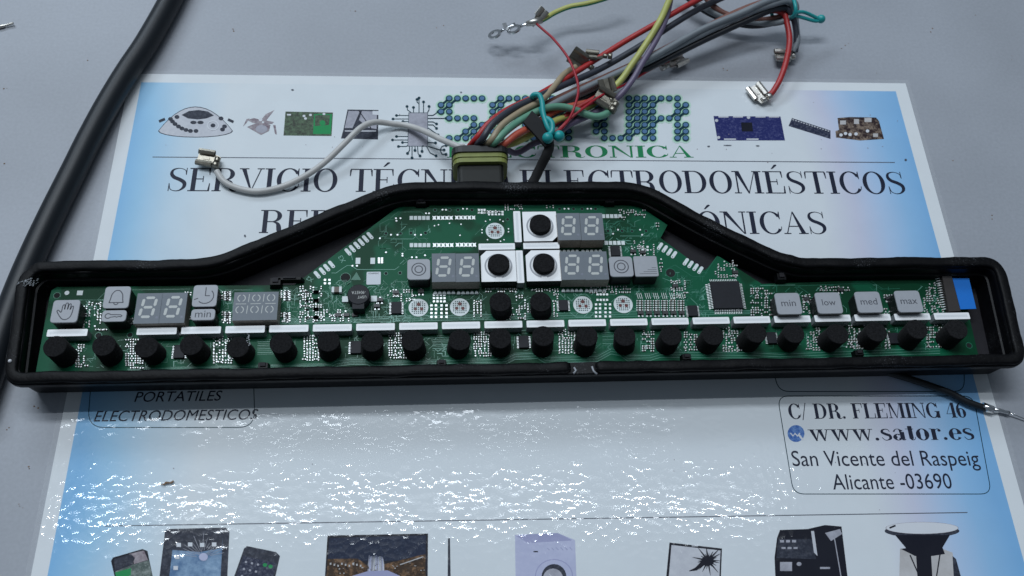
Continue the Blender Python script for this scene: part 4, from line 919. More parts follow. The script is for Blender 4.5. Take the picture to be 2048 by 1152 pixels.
for i in range(14): q.ball((c.x + random.uniform(-.5, .5) + i * 0.06 - .4, c.y - i * 0.28 + 1.2 + random.uniform(-.2, .2), ZB + 7.6), random.uniform(0.12, 0.34), 0, 6, 4, 0.5)
q.build('pale_lint', M['led_side'], board, kind='stuff')

# --- seven-segment digits
SEG = {'a': ((0.14, 1), (0.86, 1)), 'g': ((0.14, 0.5), (0.86, 0.5)), 'd': ((0.14, 0), (0.86, 0)), 'f': ((0, 0.95), (0, 0.55)), 'b': ((1, 0.95), (1, 0.55)), 'e': ((0, 0.45), (0, 0.05)), 'c': ((1, 0.45), (1, 0.05))}
HD = 5.6
W_D, H_D = 7.7, 10.4
dm = MB(); dm.prism(box2(-W_D / 2, -H_D / 2, W_D / 2, H_D / 2), 0.5, HD, 0, side=1, bottom=False)
for i in range(16): dm.box((-W_D / 2 + 0.4 + i * 0.46, -H_D / 2 - 0.03, 1.6), (0.2, 0.12, 2.0), 0, 1)
body_m = dm.mesh('digit_display', [M['display'], M['display_side']])
lead = MB(); lead.prism([(0.62 * math.cos(math.pi * i / 8), -0.95 + 1.1 * math.sin(math.pi * i / 8)) for i in range(9)], 0, 0.5); lead_m = lead.mesh('lead', M['pad_white'])
segm = {}
sw, sh, sx = 3.75, 6.5, 0.13
def seg_mesh(nm):
    (x0_, y0_), (x1_, y1_) = SEG[nm]; t = 0.44
    def T(x, y): X = (x - 0.5) * sw; Y = (y - 0.5) * sh; return Vector((X + Y * sx, Y))
    a, b = T(x0_, y0_), T(x1_, y1_); d = (b - a).normalized(); nn = Vector((-d.y, d.x))
    if nm in 'adg': a -= d * 0.05; b += d * 0.05
    P = [a, a + d * t * 0.8 + nn * t, b - d * t * 0.8 + nn * t, b, b - d * t * 0.8 - nn * t, a + d * t * 0.8 - nn * t]
    q = MB(); q.flat([tuple(p) for p in P], 0); return q.mesh('segment', M['segment'])
for nm in SEG: segm[nm] = seg_mesh(nm)
dotm = MB(); dotm.flat(disc(2.9, -3.2, 0.42, n=12), 0); dot_m = dotm.mesh('decimal_point', M['dim_dot'])
def digit(px, py):
    c = U(px, py, ZB + HD); o = put('digit_display', body_m, board, (c.x, c.y, ZB), ANG)
    X, Y = rot2(-0.1, 0.35)
    for nm in SEG: put('segment', segm[nm], o, (c.x + X, c.y + Y, ZB + HD + 0.015), ANG)
    put('decimal_point', dot_m, o, (c.x, c.y, ZB + HD + 0.015), ANG)
    for i in range(5): X, Y = rot2(-2.9 + i * 1.45, -H_D / 2 - 0.85); put('lead', lead_m, o, (c.x + X, c.y + Y, ZB + 0.02), ANG)
for p in ((296.5, 616.5), (346.5, 615.5), (887.7, 535), (934.5, 535), (1137.5, 453), (1184, 453), (1145, 531), (1192, 531)): digit(*p)
# --- the square symbol display
c, w, h_ = box_px(466.5, 584, 555.5, 640, ZB + HD)
q = MB(); q.prism(box2(-w / 2, -h_ / 2, w / 2, h_ / 2), 0.5, HD, 0, side=1, bottom=False)
for i in range(19):
    for s_ in (-1, 1): q.box((-w / 2 + 0.5 + i * (w - 1) / 18, s_ * (h_ / 2 + 0.1), 0.5), (0.42, 0.5, 0.9), 0, 2)
sd = put('symbol_display', q.mesh('symbol_display', [M['display'], M['display_side'], M['pad_white']]), board, (c.x, c.y, ZB), ANG)
def sub(polys, name, parent, c, z, m): 
    g = MB()
    for p in polys: g.flat(p, 0)
    return put(name, g.mesh(name, m), parent, (c.x, c.y, z), ANG)
for ix in range(3):
    for iy in range(2):
        x, y = (ix - 1) * 4.55 - 0.2 + (0.25 if iy else 0), (iy - 0.5) * 4.0 + 0.8
        sub(ring(x, y, 1.15, 1.15, 0.26, 110, 250, 10) + ring(x, y, 1.15, 1.15, 0.26, -70, 70, 10), 'symbol', sd, c, ZB + HD + 0.015, M['segment'])
        if ix < 2: sub(stroke([(x + 2.2, y - 1.35), (x + 2.35, y + 1.35)], 0.22, smooth=False), 'symbol', sd, c, ZB + HD + 0.015, M['segment'])
    x = (ix - 1) * 4.55; sub(stroke([(x - 1.6, 0.8), (x + 1.6, 0.8)], 0.2, smooth=False), 'symbol', sd, c, ZB + HD + 0.015, M['segment'])

# --- grey key caps with printed symbols
HK = 5.9
def key(x0_, y0_, x1_, y1_, art, r=0.9):
    c, w, h_ = box_px(x0_, y0_, x1_, y1_, ZB + HK); h_ = min(h_, w * 1.02)
    q = MB(); q.prism(rrect(w, h_, r, 4), HK - 0.5, HK, 0, bottom=False, bevel=0.12); q.prism(rrect(w - 0.25, h_ - 0.25, r, 4), 0, HK - 0.5, 1, bottom=False)
    o = put('key_cap', q.mesh('key_cap', [M['key'], M['key_side']]), board, (c.x, c.y, ZB), ANG)
    art = art(w, h_)
    if art: sub(art, 'key_symbol', o, c, ZB + HK + 0.015, M['key_ink'])
    return o
def art_word(txt, k_=0.62):
    def f(w, h_):
        ps = sans_polys(txt); xs = [p[0] for q in ps for p in q]; ys = [p[1] for q in ps for p in q]; x0_, x1_ = min(xs), max(xs); ym = 0.27; s_ = w * k_ / (x1_ - x0_)
        return [[((p[0] - (x0_ + x1_) / 2) * s_, (p[1] - ym) * s_) for p in q] for q in ps]
    return f
def art_rings(w, h_): return ring(0, 0, w * 0.30, w * 0.30, 0.34, n=32) + ring(0, 0, w * 0.165, w * 0.165, 0.34, n=28)
def art_bars(w, h_): return [box2(w * 0.43 - l * w, -h_ * 0.38 + i * 0.72, w * 0.43, -h_ * 0.38 + i * 0.72 + 0.16) for i, l in enumerate((0.74, 0.56, 0.38, 0.2))]
def art_bell(w, h_):
    k_ = w / 8.5
    return stroke([(-2.3 * k_, -2.0 * k_), (-2.0 * k_, -0.6 * k_), (-1.75 * k_, 1.0 * k_), (-0.9 * k_, 2.3 * k_), (0, 2.6 * k_), (0.9 * k_, 2.3 * k_), (1.75 * k_, 1.0 * k_), (2.0 * k_, -0.6 * k_), (2.3 * k_, -2.0 * k_)], 0.32) + stroke([(-2.4 * k_, -2.0 * k_), (2.4 * k_, -2.0 * k_)], 0.32, smooth=False) + ring(0, -2.1 * k_, 0.7 * k_, 0.7 * k_, 0.30, 180, 360, 10)
def art_key(w, h_): return ring(-1.8, 0, 0.85, 0.8, 0.32, 35, 325, 16) + stroke([(-1.1, 0.45), (1.9, 0.35), (2.4, 0.0), (2.1, -0.35), (1.4, -0.2), (0.9, -0.45), (0.3, -0.25), (-1.1, -0.45)], 0.30, smooth=False)
def art_clock(w, h_):
    return ring(0.1, -0.1, 2.55, 2.55, 0.32, -135, 45, 24) + stroke([(0.1, 0.0), (0.1, 3.0)], 0.30, smooth=False)[:1] + stroke([(0.1, 0), (1.5, 0)], 0.30, smooth=False) + stroke([(-3.2, -1.3), (-2.0, -0.8)], 0.32, smooth=False)
def art_hand(w, h_):
    pts = [(-1.2, -2.7), (-2.2, -1.4), (-3.0, 0.0), (-2.6, 0.4), (-1.7, -0.4), (-1.5, 0.3), (-1.4, 2.0), (-1.0, 2.4), (-0.7, 2.0), (-0.65, 0.6), (-0.5, 2.6), (-0.1, 3.0), (0.3, 2.6), (0.3, 0.6), (0.55, 2.3), (0.9, 2.7), (1.25, 2.3), (1.15, 0.5), (1.5, 1.5), (1.85, 1.8), (2.1, 1.4), (1.95, -0.8), (1.5, -2.2), (0.6, -3.0), (-0.4, -3.1), (-1.2, -2.7)]
    return stroke([(x * 0.92 + 0.3, y * 0.92) for x, y in pts], 0.32, n=3)
for r in ((103.5, 600, 157.5, 644.5, art_hand), (208, 573, 259.5, 616, art_bell), (203.5, 620.5, 252.5, 643, art_key), (385.5, 570, 434.5, 613, art_clock), (382, 618, 430, 640, art_word('min', 0.66)), (814.5, 518, 860.5, 559, art_rings), (1219, 513, 1266, 553, art_rings), (1268.5, 512, 1315.5, 552.5, art_bars),
          (1552, 586, 1602, 628, art_word('min', 0.58)), (1632.7, 585, 1683, 626.5, art_word('low', 0.54)), (1712.5, 583.5, 1763, 624.5, art_word('med', 0.66)), (1792.5, 581.6, 1843, 623.6, art_word('max', 0.66))): key(*r, r=0.5 if r[4] is art_bars else 0.95)

# --- the buzzer
c = U(717, 588.5, ZB + 4.2)
q = MB(); q.prism(disc(0, 0, 3.55, n=32), 0.2, 4.2, 0, smooth=True, bottom=False, bevel=0.2); X = 1.85
q.prism(box2(-X, -5.0, X, -2.9), 0.2, 4.0, 0, bottom=False)
bz = put('buzzer', q.mesh('buzzer', M['chip']), board, (c.x, c.y, ZB), ANG)
for s_ in (-1, 1):
    g = MB(); g.box((0, 0, 0.25), (1.9, 2.0, 0.5)); X, Y = rot2(s_ * 4.6, 0.2); put('terminal', g.mesh('terminal', M['pad_white']), bz, (c.x + X, c.y + Y, ZB + 0.02), ANG)
for txt, yy, w_ in (('USMT', -0.55, 2.7), ('-9045TA', 1.15, 4.4)):
    ps = sans_polys(txt); xs = [p[0] for q in ps for p in q]; s_ = w_ / (max(xs) - min(xs)); xm = (max(xs) + min(xs)) / 2
    off = -1.1 if txt == 'USMT' else 0
    sub([[(-(p[0] - xm) * s_ - off, -(p[1]) * s_ * 1.25 + yy) for p in q] for q in ps], 'lettering', bz, c, ZB + 4.22, M['segment'])

# --- chips
def chip(px, py, w, h_, n_, name='chip', H=1.0, four=False, lead_l=0.6, lw=None):
    c = U(px, py, ZB + H); q = MB(); q.prism(rrect(w, h_, 0.15, 1), 0.15, H, bottom=False, bevel=0.12)
    g = MB()
    if not four:
        for i in range(n_):
            y = -h_ / 2 + h_ * (i + 0.5) / n_
            for s_ in (-1, 1): q.box((s_ * (w / 2 + lead_l / 2), y, 0.22), (lead_l, h_ / n_ * 0.42, 0.18), 0, 1)
    o = put(name, q.mesh(name, [M['chip'], M['solder']]), board, (c.x, c.y, ZB), ANG)
    if four:
        pm = MB(); pm.add([(-0.13, 0, 0.65), (0.13, 0, 0.65), (0.13, 0.45, 0.62), (-0.13, 0.45, 0.62), (0.13, 0.75, 0.12), (-0.13, 0.75, 0.12), (0.13, 1.35, 0.08), (-0.13, 1.35, 0.08), (0.13, 0.45, 0.45), (-0.13, 0.45, 0.45)], [(0, 1, 2, 3), (3, 2, 4, 5), (5, 4, 6, 7)]); pm = pm.mesh('pin', M['solder'])
        for side in range(4):
            a = side * math.pi / 2
            for i in range(n_):
                x = (i - (n_ - 1) / 2) * (w - 0.9) / (n_ - 1); X, Y = rot2(x, (h_ if side % 2 == 0 else w) / 2, a); X, Y = rot2(X, Y); put('pin', pm, o, (c.x + X, c.y + Y, ZB + 0.02), ANG + a)
    return o, c
bigchip, cc = chip(1453.5, 589, 9.7, 10.0, 16, 'main_chip', 1.5, True)
for px, py, w, h_, n_ in ((358, 702.5, 3.3, 4.4, 8), (711.5, 694, 3.3, 4.2, 8), (792.5, 615, 3.3, 4.2, 8), (1047.7, 683, 3.2, 4.2, 8), (1127, 610, 3.0, 3.8, 8), (1386, 621, 3.2, 3.8, 8), (1231, 501, 3.2, 4.0, 8), (1544, 675, 3.0, 4.0, 8), (1789, 676, 3.2, 3.8, 8)): chip(px, py, w, h_, n_, 'small_chip', 0.9)
# --- ribbon connector with blue tab
P = [U(x, y, ZB + 2.2) for x, y in ((1884, 551), (1903.5, 551), (1921.5, 622), (1897.5, 623.5))]
q = MB(); q.prism([tuple(p[:2]) for p in reversed(P)], ZB + 0.1, ZB + 2.2, bevel=0.15); rc = q.build('ribbon_connector', M['connector_brown'], board)
for i in range(14):
    t = (i + 0.5) / 14; a = U(1884 + 13 * t - 1, 555 + 66 * t, ZB + 0.3); b = U(1870 + 14 * t, 556 + 66 * t, ZB + 0.2)
    g = MB(); g.tube([tuple(a), ((a.x + b.x) / 2, (a.y + b.y) / 2, ZB + 0.75), (b.x, b.y, ZB + 0.2)], 0.17, 5); g.build('pin', M['solder'], rc)
P = [U(x, y, ZB + 1.6) for x, y in ((1905, 556.5), (1938, 556.5), (1952.5, 617.5), (1921, 618.5))]
q = MB(); q.prism([tuple(p[:2]) for p in reversed(P)], ZB + 1.3, ZB + 1.6); q.build('ribbon_tab', M['blue'], board)
# --- paper label and the square capacitor
c, w, h_ = box_px(733, 543.5, 761.5, 569, ZB + 0.1)
q = MB(); q.prism(rrect(w, h_, 0.3, 2), 0, 0.08, bottom=False); lb = put('board_label', q.mesh('board_label', M['label']), board, (c.x, c.y, ZB + 0.02), ANG)
ps = sans_polys('298089424'); xs = [p[0] for q in ps for p in q]; s_ = w * 0.74 / max(xs)
sub([[(-(p[0]) * s_ + w * 0.37, -(p[1]) * s_ * 1.1 + h_ * 0.43) for p in q] for q in ps], 'lettering', lb, c, ZB + 0.115, M['key_ink'])
q = MB(); c = U(673.5, 579.5, ZB + 1); q.box((c.x, c.y, ZB + 0.65), (1.7, 1.9, 1.3), ANG, 1)
for s_ in (-1, 1): X, Y = rot2(s_ * 1.2, 0); q.box((c.x + X, c.y + Y, ZB + 0.66), (0.8, 2.0, 1.3), ANG, 0)
q.build('capacitor', [M['pad_white'], M['smd_brown']], board)
q = MB(); P = [U(x, y, ZB)[:2] for x, y in ((713, 544), (722, 560), (702, 560))]; q.flat([tuple(p) for p in P], ZB + 0.03); q.build('silkscreen_triangle', M['trace'], board)
def silk(txt, a, b, cap, m='trace_bright', z=ZB + 0.045):
    ps = sans_polys(txt); xs = [p[0] for q in ps for p in q]; A, B = U(*a, z), U(*b, z); ux = (B - A) / (max(xs) - min(xs)); H = (U(a[0], a[1] - cap, z) - A).length; uy = Vector((-ux.y, ux.x, 0)).normalized() * H / 0.73
    q = MB()
    for poly in ps: q.flat([tuple((A + ux * (p[0] - min(xs)) + uy * p[1])[:2]) for p in poly], z)
    q.build('silkscreen_lettering', M[m], board)
silk('X3', (692, 522), (684, 510), 9); silk('X2', (628, 558), (616, 552), 8)

# ------------------------------------------------------------------ the wiring harness
harness = thing('wiring_harness', U(960, 330, 0.4), 'bundle of many coloured wires with crimped metal ends leaving a dark plug behind the housing', 'wire harness')
WM_ = {}
def wmat(nm, c):
    if nm not in WM_: WM_[nm] = wire_mat(nm, c)
    return WM_[nm]
WC = {'white': (0.55, 0.54, 0.52), 'red': (0.42, 0.022, 0.022), 'dark': (0.035, 0.040, 0.055), 'tan': (0.36, 0.29, 0.19), 'mint': (0.13, 0.32, 0.22), 'orange': (0.52, 0.095, 0.055), 'yellow': (0.46, 0.47, 0.13), 'purple': (0.145, 0.115, 0.19), 'grey': (0.20, 0.225, 0.245), 'black': (0.014, 0.017, 0.024), 'brown': (0.20, 0.085, 0.065), 'thin_red': (0.36, 0.012, 0.025), 'green': (0.02, 0.28, 0.13)}
def wire(colour, pts, r, parent=None, stripe=None, n_=9, name='wire'):
    lo = lambda z: z if z < 6 else 6 + (z - 6) * 0.7
    W3 = [tuple(U(x, y, lo(z))) for x, y, z in pts]
    if pts[0][1] >= 298 and 930 < pts[0][0] < 1008:                     # starts inside the plug
        X, Y = rot2((pts[0][0] - 966) / 5.0, 6.5, pa); W3[0] = (pc.x + X, pc.y + Y, 8.0)
        X, Y = rot2((pts[0][0] - 966) / 5.0, 10.0, pa); W3.insert(1, (pc.x + X, pc.y + Y, 8.8))
    for i in range(2, len(W3) - 1):
        W3[i] = (W3[i][0] + random.gauss(0, 0.22), W3[i][1] + random.gauss(0, 0.22), W3[i][2])
    r *= 0.87
    P = spline(W3, n_); q = MB()
    mats = [wmat(colour + '_wire_insulation', WC[colour])]
    st = None
    if stripe:
        mats.append(wmat(stripe + '_wire_insulation', WC[stripe]))
        if stripe == 'dark': st = lambda i, k_: 1 if (i % 5 in (1, 2) and k_ in (1, 2)) else 0      # printed dashes
        else: st = lambda i, k_: 1 if k_ in (0, 1, 2, 11) else 0
    q.tube(P, r, 12, stripe=st)
    o = q.build(name, mats, parent or harness)
    o['label'] = colour.replace('_', ' ') + ' insulated wire'
    return o, P
def frame_at(p, d, roll=0.0):
    d = Vector(d).normalized(); up = Vector((0, 0, 1)); s_ = d.cross(up)
    s_ = s_.normalized() if s_.length > 1e-4 else Vector((1, 0, 0)); u = s_.cross(d)
    s2 = s_ * math.cos(roll) + u * math.sin(roll); u2 = -s_ * math.sin(roll) + u * math.cos(roll)
    return lambda x, y, z: tuple(Vector(p) + d * x + s2 * y + u2 * z)
def spade(px, py, z, ax, ay, parent, roll=0.0, k_=1.0, tilt=0.0, m='metal', flag=0):
    z = z if z < 6 else 6 + (z - 6) * 0.7
    """female blade terminal: flat bed, two rolled sides, neck and crimped barrel; ax, ay is a pixel it points at"""
    p = U(px, py, z); t = U(ax, ay, z + tilt); F_ = frame_at(p, t - p, roll); q = MB(); L_, w = 6.2 * k_, 3.2 * k_
    def slab(x0_, x1_, y0_, y1_, z0_, z1_, w2=None):
        w2 = w2 or 1.0
        vs = [F_(x0_, y0_, z0_), F_(x1_, y0_ * w2, z0_), F_(x1_, y1_ * w2, z0_), F_(x0_, y1_, z0_), F_(x0_, y0_, z1_), F_(x1_, y0_ * w2, z1_), F_(x1_, y1_ * w2, z1_), F_(x0_, y1_, z1_)]
        q.add(vs, [(3, 2, 1, 0), (4, 5, 6, 7), (0, 1, 5, 4), (1, 2, 6, 5), (2, 3, 7, 6), (3, 0, 4, 7)])
    slab(0, L_, -w, w, 0, 0.4 * k_)
    for s_ in (-1, 1):
        arc = [(s_ * (w - 0.1), 0.2), (s_ * (w + 0.35), 0.9), (s_ * (w + 0.1), 1.7), (s_ * (w - 0.7), 1.95), (s_ * (w - 1.5), 1.6), (s_ * (w - 1.75), 1.0)]
        vs = []; 
        for x in (0.0, L_):
            for y_, z_ in arc: vs.append(F_(x, y_ , z_ * k_))
        for x in (0.0, L_):
            for y_, z_ in arc: vs.append(F_(x, y_ * 0.9, (z_ * 0.86 + 0.08) * k_))
        a_ = len(arc); fs = []
        for i in range(a_ - 1):
            fs += [(i, i + 1, a_ + i + 1, a_ + i), (2 * a_ + i, 3 * a_ + i, 3 * a_ + i + 1, 2 * a_ + i + 1), (i, 2 * a_ + i, 2 * a_ + i + 1, i + 1), (a_ + i, a_ + i + 1, 3 * a_ + i + 1, 3 * a_ + i)]
        q.add(vs, fs)
    slab(-2.4 * k_, 0, -w * 0.45, w * 0.45, 0.05, 0.5 * k_, 1.5)
    for x0_, x1_, r_ in ((-4.4, -2.4, 1.15), (-6.6, -4.8, 1.45)):
        pts = [Vector(F_(x0_ * k_ + (x1_ - x0_) * k_ * i / 3, 0, r_ * 0.75 * k_) if not flag else F_(-1.6 * k_, flag * (-x0_ - 3.2 - (x1_ - x0_) * i / 3) * k_, r_ * 0.75 * k_)) for i in range(4)]; q.tube(pts, [r_ * k_ * 0.96, r_ * k_, r_ * k_, r_ * k_ * 0.96], 9)
    slab(0.8 * L_ / 3, 1.9 * L_ / 3, -0.5 * k_, 0.5 * k_, 0.41 * k_, 0.62 * k_)
    return q.build('blade_terminal', M[m], parent)

# the plug
pa = ANG + 0.01; pc = U(961, 291, 14.0); pc.y -= 7.0
plug = MB()
def plug_ring(mb, w, z0_, z1_, y0_, y1_, r, mi=0):
    P2 = fillet([(-w / 2, z0_), (w / 2, z0_), (w / 2, z1_), (-w / 2, z1_)], r, 5); n_ = len(P2); vs = []
    for y in (y0_, y1_):
        for x, z in P2: X, Y = rot2(x, y, pa); vs.append((pc.x + X, pc.y + Y, z))
    mb.add(vs, [(i, (i + 1) % n_, n_ + (i + 1) % n_, n_ + i) for i in range(n_)] + [tuple(reversed(range(n_))), tuple(range(n_, 2 * n_))], mi)
plug_ring(plug, 16.0, 1.6, 11.4, -14.0, 3.2, 1.6)
po = plug.build('plug', M['plug'], harness)
g = MB(); plug_ring(g, 19.0, 0.6, 13.2, 0.8, 2.4, 3.4); plug_ring(g, 18.4, 0.9, 12.9, 2.4, 2.9, 3.2); plug_ring(g, 19.2, 0.55, 13.3, 2.9, 4.6, 3.4); g.build('rubber_gasket', M['olive'], po)
g = MB(); plug_ring(g, 19.8, 0.5, 14.0, 4.6, 7.0, 3.6); plug_ring(g, 17.0, 1.4, 12.6, 7.0, 8.2, 2.6); g.build('end_cap', M['key_side'], po)

o, _ = wire('white', [(938, 300, 13), (915, 292, 13), (880, 277, 9), (845, 261, 4.5), (815, 252, 2.2), (785, 247, 2.6), (750, 246, 5), (722, 256, 6.5), (690, 287, 6), (655, 320, 4.5), (615, 350, 3), (565, 374, 2), (515, 384, 1.8), (475, 378, 1.9), (448, 362, 2.4), (433, 342, 3)], 1.25)
spade(428, 320, 2.2, 396, 315, o, roll=0.1, k_=0.92, m='brass', flag=-1)
wire('red', [(948, 300, 12), (956, 276, 17), (978, 246, 19), (1016, 220, 18), (1070, 193, 15), (1130, 160, 12), (1190, 118, 12), (1250, 80, 14), (1310, 47, 17), (1370, 14, 19), (1430, -18, 20)], 1.25)
wire('dark', [(958, 302, 14), (964, 278, 20), (985, 247, 22), (1022, 218, 20), (1066, 198, 18), (1120, 172, 13), (1200, 138, 10), (1290, 86, 12), (1340, 52, 14), (1400, 18, 14), (1470, -16, 14)], 1.4)
o, _ = wire('tan', [(970, 304, 14), (980, 280, 20), (1004, 250, 21), (1042, 224, 19), (1082, 201, 17), (1108, 176, 15), (1128, 150, 13), (1152, 134, 12)], 1.35, stripe='dark')
spade(1168, 124, 11.5, 1145, 108, o, roll=0.9, k_=0.95, tilt=2, m='brass')
o, _ = wire('mint', [(982, 304, 13), (990, 284, 19), (1014, 260, 20), (1050, 237, 18), (1090, 217, 17), (1130, 214, 15), (1162, 224, 13), (1186, 234, 12), (1208, 231, 11), (1220, 222, 10)], 1.5)
spade(1222, 206, 11.5, 1180, 180, o, roll=0.2, k_=1.05, tilt=2, m='brass', flag=-1)
wire('orange', [(996, 306, 11), (1008, 288, 16), (1034, 268, 17), (1066, 250, 15), (1110, 220, 12), (1150, 212, 11), (1185, 200, 10), (1220, 180, 9)], 1.45)
wire('red', [(1000, 306, 8), (1060, 268, 9), (1110, 245, 10), (1160, 213, 11), (1200, 191, 11.5)], 1.2)
o, _ = wire('yellow', [(1004, 308, 9), (1030, 285, 11), (1068, 268, 12), (1110, 243, 11), (1150, 228, 9), (1195, 205, 8), (1236, 164, 11), (1262, 132, 14), (1292, 86, 18), (1320, 40, 22), (1342, -4, 24), (1352, -30, 24)], 1.4)
o, _ = wire('purple', [(1006, 322, 4), (1030, 304, 4), (1068, 288, 6), (1100, 276, 8), (1140, 250, 9), (1190, 226, 8), (1235, 195, 9), (1262, 164, 12), (1288, 124, 15), (1314, 76, 18), (1334, 30, 20), (1344, -20, 20)], 1.3)
wire('dark', [(1060, 262, 8), (1120, 246, 8), (1180, 228, 7), (1215, 205, 6), (1226, 190, 8)], 1.3)
# the thick bundle that runs to the upper tie and turns back
wire('brown', [(1040, 236, 12), (1080, 214, 12), (1140, 186, 9), (1210, 156, 7), (1290, 118, 8), (1380, 72, 12), (1470, 26, 16), (1530, 2, 18), (1575, -2, 18), (1588, 14, 15), (1560, 34, 10), (1510, 40, 8), (1450, 28, 9), (1420, 4, 11), (1400, -24, 12)], 1.35)
wire('grey', [(1050, 240, 10), (1092, 216, 11), (1150, 192, 9), (1220, 162, 8), (1300, 122, 10), (1390, 76, 14), (1480, 34, 18), (1545, 8, 20), (1578, 4, 19), (1590, 26, 14), (1592, 60, 9), (1593, 86, 6), (1586, 104, 4)], 1.4)
wire('grey', [(1062, 236, 13), (1100, 212, 14), (1160, 182, 12), (1230, 148, 12), (1310, 108, 14), (1400, 62, 17), (1480, 26, 20), (1540, 2, 22), (1580, -4, 20), (1592, 20, 16), (1565, 44, 10), (1500, 46, 7), (1440, 30, 8), (1390, 2, 9), (1360, -28, 9)], 1.4)
wire('black', [(1070, 246, 7), (1120, 222, 6), (1200, 182, 5), (1300, 134, 7), (1400, 86, 11), (1490, 44, 15), (1548, 18, 17), (1578, 20, 14), (1560, 42, 9), (1505, 52, 6), (1450, 40, 6), (1400, 14, 7), (1360, -20, 8)], 1.4)
o, _ = wire('dark', [(1530, 14, 15), (1568, 14, 16), (1584, 34, 13), (1592, 62, 9), (1594, 84, 6), (1590, 104, 4)], 1.35)
spade(1578, 114, 2.4, 1540, 112, o, roll=-0.2, k_=0.92, flag=1)
o, _ = wire('red', [(1540, 20, 12), (1566, 26, 13), (1577, 50, 11), (1580, 84, 9), (1572, 124, 7), (1560, 158, 5), (1548, 182, 3.4), (1538, 192, 2.8)], 1.3)
spade(1522, 196, 1.8, 1500, 168, o, roll=0.15, k_=0.95, flag=1)
o, _ = wire('thin_red', [(1112, 268, 14), (1136, 242, 18), (1152, 212, 21), (1157, 182, 21), (1150, 150, 20), (1132, 112, 19), (1108, 78, 17), (1085, 58, 15), (1070, 45, 13)], 0.55)
o, _ = wire('thin_red', [(1106, 270, 12), (1140, 238, 15), (1168, 214, 16), (1205, 192, 14), (1250, 168, 9), (1295, 142, 6), (1325, 127, 4), (1338, 123, 3.4)], 0.55)
spade(1346, 128, 2.2, 1390, 106, o, roll=0.1, k_=0.9)
o, _ = wire('thin_red', [(1104, 274, 10), (1120, 258, 12), (1150, 226, 13), (1185, 204, 12), (1205, 196, 11)], 0.6)
o, _ = wire('yellow', [(1078, 43, 11), (1092, 36, 11), (1112, 24, 11), (1140, 14, 12), (1175, 7, 13), (1215, -4, 14), (1250, -18, 14)], 1.15, stripe='green')
# ring terminals crimped on the striped wire
def lug(px, py, ax, ay, z, zt, k_=1.0):
    p = U(px, py, z); t = U(ax, ay, zt); F_ = frame_at(p, t - p, 0.35); q = MB(); n_ = 26; vs = []
    for zz in (0, 0.6):
        for r_ in (1.75, 3.1):
            for i in range(n_): a = 2 * math.pi * i / n_; vs.append(F_(r_ * k_ * math.cos(a), r_ * k_ * math.sin(a), zz))
    fs = []
    for i in range(n_):
        j = (i + 1) % n_; fs += [(i, j, n_ + j, n_ + i), (2 * n_ + i, 3 * n_ + i, 3 * n_ + j, 2 * n_ + j), (n_ + i, n_ + j, 3 * n_ + j, 3 * n_ + i), (i, 2 * n_ + i, 2 * n_ + j, j)]
    q.add(vs, fs)
    pts = [Vector(F_(x * k_, 0, 0.5)) for x in (2.8, 4.5, 6.5, 8.2, 10.2)]; q.tube(pts, [0.9 * k_, 0.75 * k_, 0.8 * k_, 1.2 * k_, 1.2 * k_], 8, flat_z=0.6)
    return q.build('ring_terminal', M['metal_bright'], o)
lug(990, 70, 1012, 60, 6.5, 8.0, 0.86); lug(1028, 60, 1062, 47, 9.0, 11.0, 0.92)
q = MB(); c = U(1010, 53, 10.5); q.box(c, (1.6, 2.6, 1.2), 0.3); q.build('terminal_tab', M['metal_bright'], o)
c0, c1 = U(1068, 44, 11.5), U(1052, 48, 11.0)
q = MB(); q.tube([tuple(c1), tuple(c0), tuple(U(1083, 40, 11.5))], [0.95, 1.35, 1.35], 10); q.build('crimp_barrel', M['metal'], o)
spade(1076, 34, 12.5, 1096, 9, o, roll=-0.8, k_=0.62, tilt=3)
spade(1218, 186, 12.5, 1208, 148, harness, roll=0.2, k_=0.86, tilt=3, m='brass')
spade(1196, 114, 13.0, 1160, 110, harness, roll=-0.3, k_=0.8, tilt=-1, m='brass')
# black cloth tape end and the black sleeved lead it is wrapped round
rb = MB()
Z = 19.0
P = [(1064, 221, 16.2), (1088, 244, 16.6), (1106, 286, 15.5), (1090, 292, 15.5), (1064, 262, 16.0), (1047, 244, 15.6)]
top = [tuple(U(x, y, z)) for x, y, z in P]; nn_ = len(top)
rb.add(top + [(x, y, z - 1.2) for x, y, z in top], [tuple(range(nn_)), tuple(reversed(range(nn_, 2 * nn_)))] + [(i, nn_ + i, nn_ + (i + 1) % nn_, (i + 1) % nn_) for i in range(nn_)])
rb.build('tape_flag', M['tape'], harness)
P = spline([tuple(U(x, y, z)) for x, y, z in ((1090, 270, 14.5), (1099, 288, 14), (1094, 308, 12), (1082, 332, 8.5), (1070, 356, 6), (1062, 372, 5))], 6)
q = MB(); q.tube(P, 1.75, 10, jitter=0.05, flat_z=0.7); q.build('taped_lead', M['tape'], harness)

